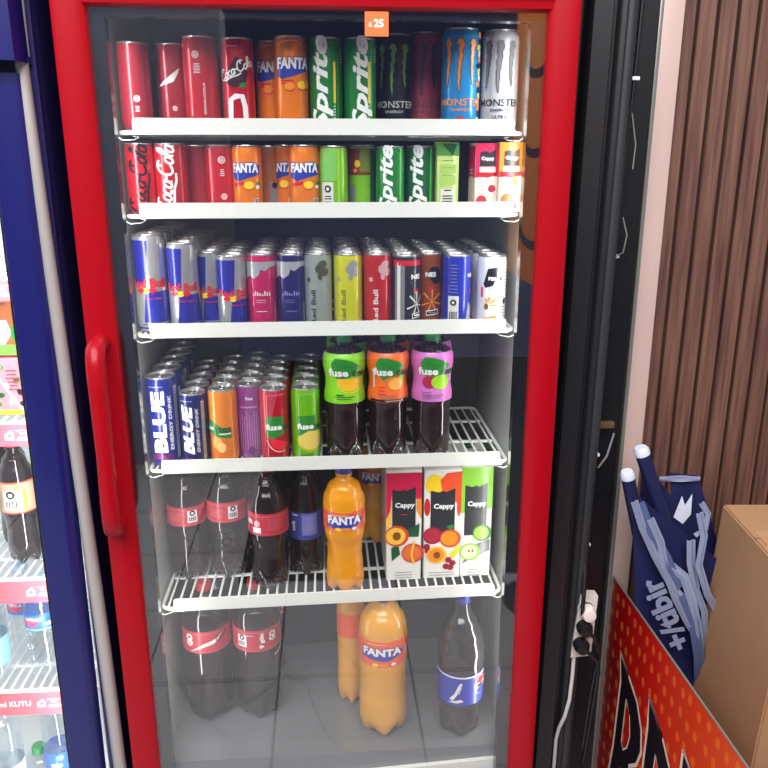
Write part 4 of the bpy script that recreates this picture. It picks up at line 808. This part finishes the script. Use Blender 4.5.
# dark bottles
LBT = M('label_tan', (186, 158, 128), .4, 0, .2, .05)
def art_tan(P, r, v0, v1):
    m = (v0+v1)/2; panel(P, -.05*r, m-.004, .028, (v1-v0)*.62, inkw); P.poly([(.45*r+.004*math.cos(i*PI/5)*(1 if i % 2 else 2), v1-.008+.004*math.sin(i*PI/5)*(1 if i % 2 else 2)) for i in range(10)], inky, 2); P.rect(.62*r, .75*r, v0+.004, v1-.016, inky, 1); lines(P, -.75*r, v1-.014, .012, 10, .004, ink('brown', (120, 80, 40)), .001); P.rect(-1.6*r, 1.6*r, v0, v0+.002, inkred, 1); P.rect(-1.6*r, 1.6*r, v1-.002, v1, inkred, 1)
def art_white_lab(P, r, v0, v1):
    for k in range(6): P.text('AB', -.55*r, v1-.010-.009*k, .006, inkk, 2, rot=90)
t = bottle('soda_bottle', 'dark bottle with a tan barcode label behind the blue frame', 'bottle', [(r*.86, z*.98) for r, z in COLAK], COLA, (.112, .176), LBT, art_tan, CAPR, True, 0, 'dark bottles in the blue fridge'); t.location = (-.612, .205, .6875)
t = bottle('soda_bottle', 'dark bottle with a white label, nearest the blue door frame', 'bottle', [(r*.86, z*.98) for r, z in COLAK], COLA, (.104, .166), M('label_white', (220, 220, 214), .4), art_white_lab, CAPR, True, 0, 'dark bottles in the blue fridge'); t.location = (-.535, .205, .6875)
t = dup(t, (-.655, .285, .6875), 'dark bottle set back behind the tan-labelled one', .4)
# water bottles
WK = [(.026, 0), (.031, .008), (.032, .03), (.0305, .05), (.032, .07), (.0305, .09), (.032, .12), (.032, .165), (.028, .18), (.014, .200), (.013, .208)]
WCAP = M('cap_pale_blue', (150, 190, 220), .4)
def art_water(P, r, v0, v1):
    m = (v0+v1)/2; P.poly([(-.9*r, m+.004), (-.3*r, m+.010), (.2*r, m), (-.2*r, m-.010), (-.8*r, m-.006)], ink('pink', (225, 70, 110)), 1); P.text('HAYAT', -.2*r, m+.008, .008, inkw, 2, bold=.03, wide=1.2*r); P.ell(.7*r, m-.004, .006, .004, inkw, 2); P.rect(-1.6*r, 1.6*r, v0, v0+.004, ink('sky', (120, 180, 230)), 1)
LBW = M('label_sky_blue', (48, 110, 200), .4, 0, .2, .08); LBW2 = M('label_aqua', (120, 176, 196), .4, 0, .2, .2)
w1 = bottle('water_bottle', 'clear water bottle with a blue label right beside the blue door frame', 'bottle', WK, CLEAR, (.118, .152), LBW, art_water, WCAP, False, 0, 'water bottles in the blue fridge', 0, .014); w1.location = (-.590, .180, .438)
dup(w1, (-.645, .235, .438), 'clear water bottle with a blue label set back left of the one by the frame', .1)
dup(w1, (-.570, .255, .438), 'clear water bottle behind the one by the blue frame', .5); dup(w1, (-.735, .26, .438), 'clear water bottle at the back of the water shelf', .5)
w2 = bottle('water_bottle', 'water bottle with an aqua label at the left edge of the photo', 'bottle', WK, CLEAR, (.045, .105), LBW2, None, WCAP, False, 0, 'water bottles in the blue fridge', 0, .014); w2.location = (-.688, .165, .438)
def art_nlp(P, r, v0, v1): P.text('nlp', .1*r, v0+.034, .018, inkw, 2, bold=.03); P.ell(.3*r, v1-.010, .008, .006, ink('sky', (120, 180, 230)), 1)
w3 = bottle('water_bottle', 'clear bottle with a blue label reading nlp at the bottom left', 'bottle', WK, CLEAR, (.028, .090), LBW, art_nlp, WCAP, False, 0, 'bottles at the bottom of the blue fridge', 0, .014); w3.location = (-.600, .200, .150)
w4 = bottle('water_bottle', 'clear bottle with a green cap beside the nlp bottle', 'bottle', [(r*.9, z*.26) for r, z in WK], CLEAR, (.01, .03), None, None, M('cap_bright_green', (40, 160, 80), .4), False, 0, 'bottles at the bottom of the blue fridge', 0, .016); w4.location = (-.655, .225, .150)
w5 = bottle('water_bottle', 'clear bottle with a white label of fine print at the bottom left', 'bottle', WK, CLEAR, (.02, .085), M('label_pale', (206, 216, 220), .4, 0, .2, .1), lambda P, r, a, b: lines(P, 0, b-.006, r*1.5, 11, .005, inkg, .0014), WCAP, False, 0, 'bottles at the bottom of the blue fridge', 0, .014); w5.location = (-.695, .170, .150)

# ------------------------------------------------------------------ right side: power strip, cables, stand, bag, box
STRIP = M('ivory_plastic', (206, 196, 190), .45)
ps = thing('power_strip', 'ivory power strip fixed upright on the black column', 'power strip', (.49, .06, .57))
mb = MB(); mb.prism([(-.021, -.070), (.020, -.067), (.025, .067), (-.010, .070)], 0, .022, STRIP); mb.build('housing', ps)
for k in range(3):
    mb = MB(); mb.lathe([(0, .0), (.0165, .0), (.0165, .003), (.0145, .003), (.0145, .001), (0, .001)], 24, STRIP); o = mb.build('socket', ps); o.rotation_euler = (math.radians(90), 0, 0); o.location = (.002, .001, .042-.043*k)
def plug(label, x, z, m, L, cm=None):
    t = thing('power_plug', label, 'plug', (x, .06, z)); mb = MB(); mb.lathe([(0, 0), (.015, 0), (.0155, .012), (.012, .022), (0, .024)], 22, m); o = mb.build('plug_head', t); o.rotation_euler = (math.radians(90), 0, 0)
    mb = MB(); mb.tube(L, .0042, cm or m, 8); mb.build('cord', t); return t
PLW = M('plug_white', (226, 214, 208), .4); PLK = M('plug_black', (20, 20, 22), .4)
plug('white plug in the top socket of the power strip', .494, .606, PLW, [(-.012, -.012, .0), (-.015, -.018, .02), (-.014, -.016, .045), (-.008, .004, .08), (-.004, .03, .2)], PLK)
plug('black plug in the middle socket of the power strip', .490, .572, PLK, [(0, -.02, 0), (.014, -.026, -.010), (.026, -.022, -.035), (.030, -.012, -.075), (.028, .0, -.15), (.024, .012, -.3)])
plug('black plug in the lowest socket of the power strip', .486, .533, PLK, [(0, -.02, 0), (.014, -.028, -.008), (.028, -.024, -.025), (.038, -.012, -.06), (.038, .0, -.15), (.034, .015, -.3)])
mb = MB(); mb.tube([(.478, .066, .502), (.475, .058, .46), (.470, .050, .41), (.463, .050, .37), (.4555, .058, .335), (.4545, .068, .30), (.4545, .069, .02)], .0038, M('cable_white', (190, 186, 182), .5), 8)
tag(mb.build('power_cable', None), 'white cable hanging from the foot of the power strip', 'cable')
cb = thing('cable', 'long black cable clipped down the black column', 'cable', (.504, .10, .6))
mb = MB(); mb.tube([(x-.50, 0, z-.6) for x, z in ((.519, 1.95), (.513, 1.62), (.508, 1.45), (.503, 1.29), (.499, 1.1), (.496, .92), (.494, .73), (.489, .64))], .0035, PLK, 8); mb.build('cord', cb)
CLIP = M('clip_white', (236, 236, 236), .4)
for x, z in ((.5125, 1.585), (.503, 1.292), (.4975, .918), (.494, .730)):
    mb = MB(); mb.box(x-.5065, x-.4935, -.006, .004, z-.603, z-.597, CLIP, .001); mb.build('cable_clip', cb)
mb = MB(); mb.tube([(.505, .093, 1.292), (.516, .085, 1.30), (.520, .085, 1.33), (.512, .09, 1.36)], .0012, M('tie_grey', (120, 116, 110), .5), 6); mb.tube([(.520, .085, 1.44), (.522, .086, 1.48), (.512, .088, 1.53)], .0012, M('tie_grey', (120, 116, 110), .5), 6)
tag(mb.build('loose_wire', None), 'thin grey loose wire curling on the black column', 'wire')
mb = MB(); mb.tube([(.505, .09, .895), (.518, .085, .92), (.528, .085, .965)], .002, M('wire_pale', (130, 126, 124), .5), 6); tag(mb.build('loose_wire', None), 'pale wire stub beside the brass bracket on the black column', 'wire')
mb = MB(); mb.box(.487, .529, .088, .099, .974, .986, M('brass', (120, 98, 62), .4, .6), .001); mb.box(.487, .493, .086, .09, .970, .990, M('brass', (120, 98, 62), .4, .6)); tag(mb.build('bracket', None), 'small brass bracket across the black column', 'bracket')

# orange stand
def orange_mat():
    m = bpy.data.materials.new('orange_print'); m.use_nodes = True; nt = m.node_tree; b = nt.nodes['Principled BSDF']; L = nt.links.new
    tc = nt.nodes.new('ShaderNodeTexCoord'); sp = nt.nodes.new('ShaderNodeSeparateXYZ'); L(tc.outputs['Object'], sp.inputs[0])
    mr = nt.nodes.new('ShaderNodeMapRange'); mr.inputs[1].default_value = .10; mr.inputs[2].default_value = -.45; L(sp.outputs['Y'], mr.inputs[0])
    cr = nt.nodes.new('ShaderNodeValToRGB'); cr.color_ramp.elements[0].color = lin((140, 8, 12))+(1,); cr.color_ramp.elements[1].color = lin((232, 84, 24))+(1,); cr.color_ramp.elements.new(.30).color = lin((196, 18, 12))+(1,); L(mr.outputs[0], cr.inputs[0])
    mp = nt.nodes.new('ShaderNodeMapping'); mp.inputs['Scale'].default_value = (34, 22, 1); cx = nt.nodes.new('ShaderNodeCombineXYZ'); L(sp.outputs['Y'], cx.inputs[0]); L(sp.outputs['Z'], cx.inputs[1]); L(cx.outputs[0], mp.inputs[0])
    vo = nt.nodes.new('ShaderNodeTexVoronoi'); vo.voronoi_dimensions = '2D'; vo.inputs['Scale'].default_value = 1.0; vo.inputs['Randomness'].default_value = .25; L(mp.outputs[0], vo.inputs['Vector'])
    lt = nt.nodes.new('ShaderNodeMath'); lt.operation = 'LESS_THAN'; lt.inputs[1].default_value = .22; L(vo.outputs['Distance'], lt.inputs[0])
    mu = nt.nodes.new('ShaderNodeMath'); mu.operation = 'MULTIPLY'; mu.inputs[1].default_value = .36; L(lt.outputs[0], mu.inputs[0])
    mx = nt.nodes.new('ShaderNodeMixRGB'); L(mu.outputs[0], mx.inputs[0]); L(cr.outputs[0], mx.inputs[1]); mx.inputs[2].default_value = lin((250, 140, 50))+(1,)
    L(mx.outputs[0], b.inputs['Base Color']); b.inputs['Roughness'].default_value = .3; return m
st = thing('display_stand', 'low display stand with an orange-red printed side panel and huge black letters', 'stand', (.9, -.2, 0))
def rels(o): o.location = (-.9, .2, 0); return o
ORP = orange_mat()
mb = MB(); mb.box(.582, .5848, -.75, .155, .02, .621, ORP)
P = Print(mb, plane=lambda u, v, e: Vector((.582-e, -u, v)))
out = ink('letter_outline', (236, 214, 196)); lk = ink('letter_black', (22, 14, 24))
def glyph(polys, holes):
    for q in polys:
        c = (sum(p[0] for p in q)/len(q), sum(p[1] for p in q)/len(q))
        P.stroke(q+[q[0], q[1]], .0075, out, 3); P.poly(q, lk, 2)
    for q in holes: P.stroke(q+[q[0], q[1]], .004, out, 6); P.poly(q, ORP, 5)
def widen(u, k, polys, holes): glyph(*[[[(u+(a-u)*k, b) for a, b in q] for q in L] for L in (polys, holes)])
def letter_R(u, z): # u grows towards the viewer
    widen(u, 1.38, [[(u, z), (u+.035, z-.022), (u+.070, z-.045), (u+.092, z-.085), (u+.098, z-.13), (u+.088, z-.17), (u+.066, z-.20), (u+.072, z-.23), (u+.10, z-.44), (u+.062, z-.44), (u+.048, z-.27), (u+.038, z-.24), (u+.036, z-.44), (u-.03, z-.44), (u-.012, z-.40), (u+.006, z-.22), (u+.010, z-.06)]], [[(u+.036, z-.075), (u+.052, z-.095), (u+.060, z-.135), (u+.054, z-.17), (u+.042, z-.19), (u+.034, z-.18)]])
def letter_D(u, z):
    widen(u, 1.12, [[(u, z), (u+.06, z-.035), (u+.10, z-.075), (u+.115, z-.14), (u+.11, z-.26), (u+.085, z-.36), (u+.04, z-.44), (u-.03, z-.44), (u-.012, z-.40), (u+.004, z-.22), (u+.006, z-.06)]], [[(u+.045, z-.085), (u+.068, z-.12), (u+.074, z-.2), (u+.066, z-.30), (u+.045, z-.38), (u+.038, z-.30)]])
def letter_I(u, z): widen(u, 1.3, [[(u, z), (u+.055, z-.035), (u+.060, z-.40), (u+.075, z-.44), (u-.02, z-.44), (u, z-.40)]], [])
letter_R(-.083, .492); letter_D(.060, .496); letter_I(.200, .500)
rels(mb.build('side_panel', st))
mb = MB(); mb.box(.5813, .5852, -.75, .157, .6205, .623, EDGE, .0006); mb.box(.5813, .5852, .155, .158, .02, .6235, EDGE, .0006); rels(mb.build('edge_strip', st))
mb = MB(); mb.box(.592, 1.15, -.75, .128, .27, .29, DARKB); rels(mb.build('deck', st))
mb = MB(); mb.box(1.15, 1.16, -.75, .128, .02, .29, ORP); rels(mb.build('end_panel', st))
for sx in (.62, 1.12):
    for sy in (-.72, .09): mb = MB(); mb.box(sx-.02, sx+.02, sy-.02, sy+.02, 0, .27, BLACKP); rels(mb.build('leg', st))

# blue shopping bag leaning behind the panel
BAG = M('bag_navy', (15, 21, 68), .6, 0, 0, .15, 30); BAGL = M('bag_band', (132, 138, 164), .6, 0, 0, .1, 30); BAGW = M('bag_print', (206, 210, 226), .6, 0, 0, .03, 30)
bag = thing('shopping_bag', 'navy blue shopping bag with pale bands and white lettering leaning against the slatted wall', 'bag', (.70, .04, .29))
def bgrid(c, nu=10, nv=10, amp=.006, seed=0):
    (a, b, d, e) = [Vector(p) for p in c]; g = []
    for i in range(nu+1):
        row = []
        for j in range(nv+1):
            u, v = i/nu, j/nv; p = (a*(1-u)+b*u)*(1-v)+(e*(1-u)+d*u)*v
            row.append(p+Vector((0, amp*math.sin(u*7+seed)*math.sin(v*5+seed*1.7), 0)))
        g.append(row)
    return g
def relbag(o): o.location = (-.70, -.04, -.29); return o
# front face: lower-left, lower-right, upper-right, upper-left
mb = MB(); mb.sheet(bgrid([(.615, .03, .30), (.85, .055, .30), (.735, .045, .72), (.560, .055, .86)], 12, 12, .005), .003, BAG)
P = Print(mb, plane=lambda u, v, e: Vector((.633+u, .030-e-.012-.05*u-.02*v, .617+v))); P.text('+/tibir', 0, 0, .044, M('bag_print_grey', (128, 134, 162), .6, 0, 0, .03, 30), 2, rot=117, bold=.04, wide=.175)
relbag(mb.build('front_panel', bag))
mb = MB(); mb.sheet(bgrid([(.62, .10, .30), (.86, .07, .30), (.785, .07, .67), (.60, .11, .90)], 12, 12, .006, 2), .003, BAG); mb.sheet(bgrid([(.68, .10, .70), (.778, .09, .68), (.708, .10, .868), (.655, .11, .872)], 6, 6, .004, 1), .003, BAG)
mb.sheet(bgrid([(.632, .100, .858), (.708, .090, .860), (.708, .090, .870), (.632, .100, .868)], 6, 2, .002, 1), .004, BAGL)
P = Print(mb, plane=lambda u, v, e: Vector((.66+u, .083-e-.03*u, .815+v))); P.poly([(-.0, -.025), (.012, .02), (.02, .0), (.032, .024), (.034, -.02), (.02, -.04)], BAGW, 1)
relbag(mb.build('back_panel', bag))
def band(pts, w, th=.003, m=BAGL):
    mb = MB(); g = []
    n = len(pts)
    for i in range(n):
        a = Vector(pts[max(0, i-1)]); b = Vector(pts[min(n-1, i+1)]); d = (b-a).normalized(); q = d.cross(Vector((0, 1, 0))).normalized()*w/2; p = Vector(pts[i])
        g.append([p-q, p-q*.3+Vector((0, -.003, 0)), p+q*.3+Vector((0, .001, 0)), p+q])
    mb.sheet(g, th, m); return mb
BANDM = M('bag_band_grey', (78, 88, 126), .6, 0, 0, .12, 30)
for pts, w, m in (([(.556, .030, .852), (.575, .028, .80), (.605, .026, .74), (.640, .024, .68), (.662, .022, .655)], .013, BAGL),
                  ([(.566, .034, .845), (.59, .030, .79), (.625, .028, .735), (.655, .024, .67)], .022, BANDM),
                  ([(.590, .03, .815), (.612, .026, .77), (.625, .024, .715), (.650, .02, .655), (.680, .016, .600), (.690, .016, .585)], .014, BAGL),
                  ([(.640, .03, .715), (.665, .024, .695), (.682, .018, .65), (.700, .012, .58), (.722, .030, .50), (.744, .046, .43)], .017, BAGL),
                  ([(.665, .02, .66), (.690, .014, .60), (.705, .008, .53), (.73, .040, .45), (.750, .046, .40)], .020, BANDM),
                  ([(.682, .028, .825), (.694, .024, .78), (.690, .022, .72), (.712, .018, .66), (.737, .020, .62), (.746, .030, .55), (.750, .044, .47), (.762, .047, .41)], .013, BAGL),
                  ([(.676, .036, .765), (.680, .034, .72), (.694, .03, .665)], .016, BAGL),
                  ([(.694, .03, .665), (.712, .02, .62), (.724, .030, .55), (.738, .044, .47)], .012, BAGL),
                  ([(.690, .040, .84), (.702, .034, .82), (.698, .03, .79), (.682, .034, .775)], .010, BAGL)):
    relbag(band(pts, w, .003, m).build('handle_band', bag))
def rolled(label, a, b, r):
    t = thing('rolled_banner', label, 'rolled banner', b); A, B = Vector(a)-Vector(b), Vector((0, 0, 0)); d = (A-B).normalized()
    mb = MB(); mb.tube([B, B+(A-B)*.5, A], r, BAG, 16); mb.build('roll', t)
    mb = MB(); mb.tube([A+d*.0005, A+d*.010, A+d*.016], [r*1.06, r*1.06, r*.8], BAGW, 16); mb.build('end_cap', t)
rolled('navy rolled banner with a white end cap standing up out of the bag', (.577, .062, .930), (.70, .062, .62), .0135)
rolled('short navy rolled banner with a white end cap beside the metal trim', (.549, .052, .888), (.63, .080, .62), .0125)

# cardboard box
CARD = M('cardboard', (170, 128, 92), .75, 0, 0, .06, 25); TAPE = M('packing_tape', (190, 146, 108), .35, 0, .3, .03)
bx = thing('cardboard_box', 'plain brown cardboard box at the right edge beside the bag', 'box', (.94, -.09, .291))
mb = MB(); t = bmesh.new(); bmesh.ops.create_cube(t, size=1)
for v in t.verts:
    top = v.co.z > 0; v.co = Vector((v.co.x*(.42 if top else .47), v.co.y*.26, .5*.0+(v.co.z+.5)*.525)); v.co.z += (.012 if top and v.co.y > 0 else 0)
bmesh.ops.bevel(t, geom=t.edges[:], offset=.003, segments=2, affect='EDGES'); mb.merge(t, CARD); mb.build('carton_walls', bx)
mb = MB(); mb.box(-.2, .2, -.025, .025, .530, .5335, TAPE); mb.box(-.2095, .2095, -.0012, .0012, .5335, .5337, CARD) ; mb.build('tape', bx)
bx.rotation_euler = (0, 0, math.radians(-4))

# orange hanging banner opposite the fridge, seen mirrored in the glass
hb = thing('hanging_banner', 'orange banner with black strokes hung opposite, mirrored in the right of the glass', 'banner', (.70, -1.36, 0))
mb = MB(); mb.box(-.004, .004, -.32, .32, 1.05, 2.05, M('banner_orange', (236, 130, 30), .6)); P = Print(mb, plane=lambda u, v, e: Vector((-.004-e, -u, v)))
for zc in (1.25, 1.55, 1.8): P.stroke(arc(0, zc, .16, .07, 200, 380), .03, inkk, 1)
mb.rect = None; mb.build('cloth', hb)
mb = MB(); mb.tube([(0, .33, 0), (0, .33, 2.1)], .012, BLACKP, 10); mb.tube([(0, -.33, 2.06), (0, .33, 2.06)], .008, BLACKP, 10); mb.lathe([(0, 0), (.12, 0), (.12, .02), (0, .025)], 20, BLACKP, None, (0, .33, 0)); mb.build('pole', hb)
# dry leaf on the paving
mb = MB(); mb.prism([(-.012, 0), (0, .008), (.014, .004), (.02, .012), (.012, -.004), (0, -.008)], 0, .002, M('dry_leaf', (206, 176, 130), .8), 'z'); o = mb.build('dry_leaf', None); o.location = (.02, -.39, .0005); tag(o, 'tan dry leaf on the paving before the fridge', 'leaf')
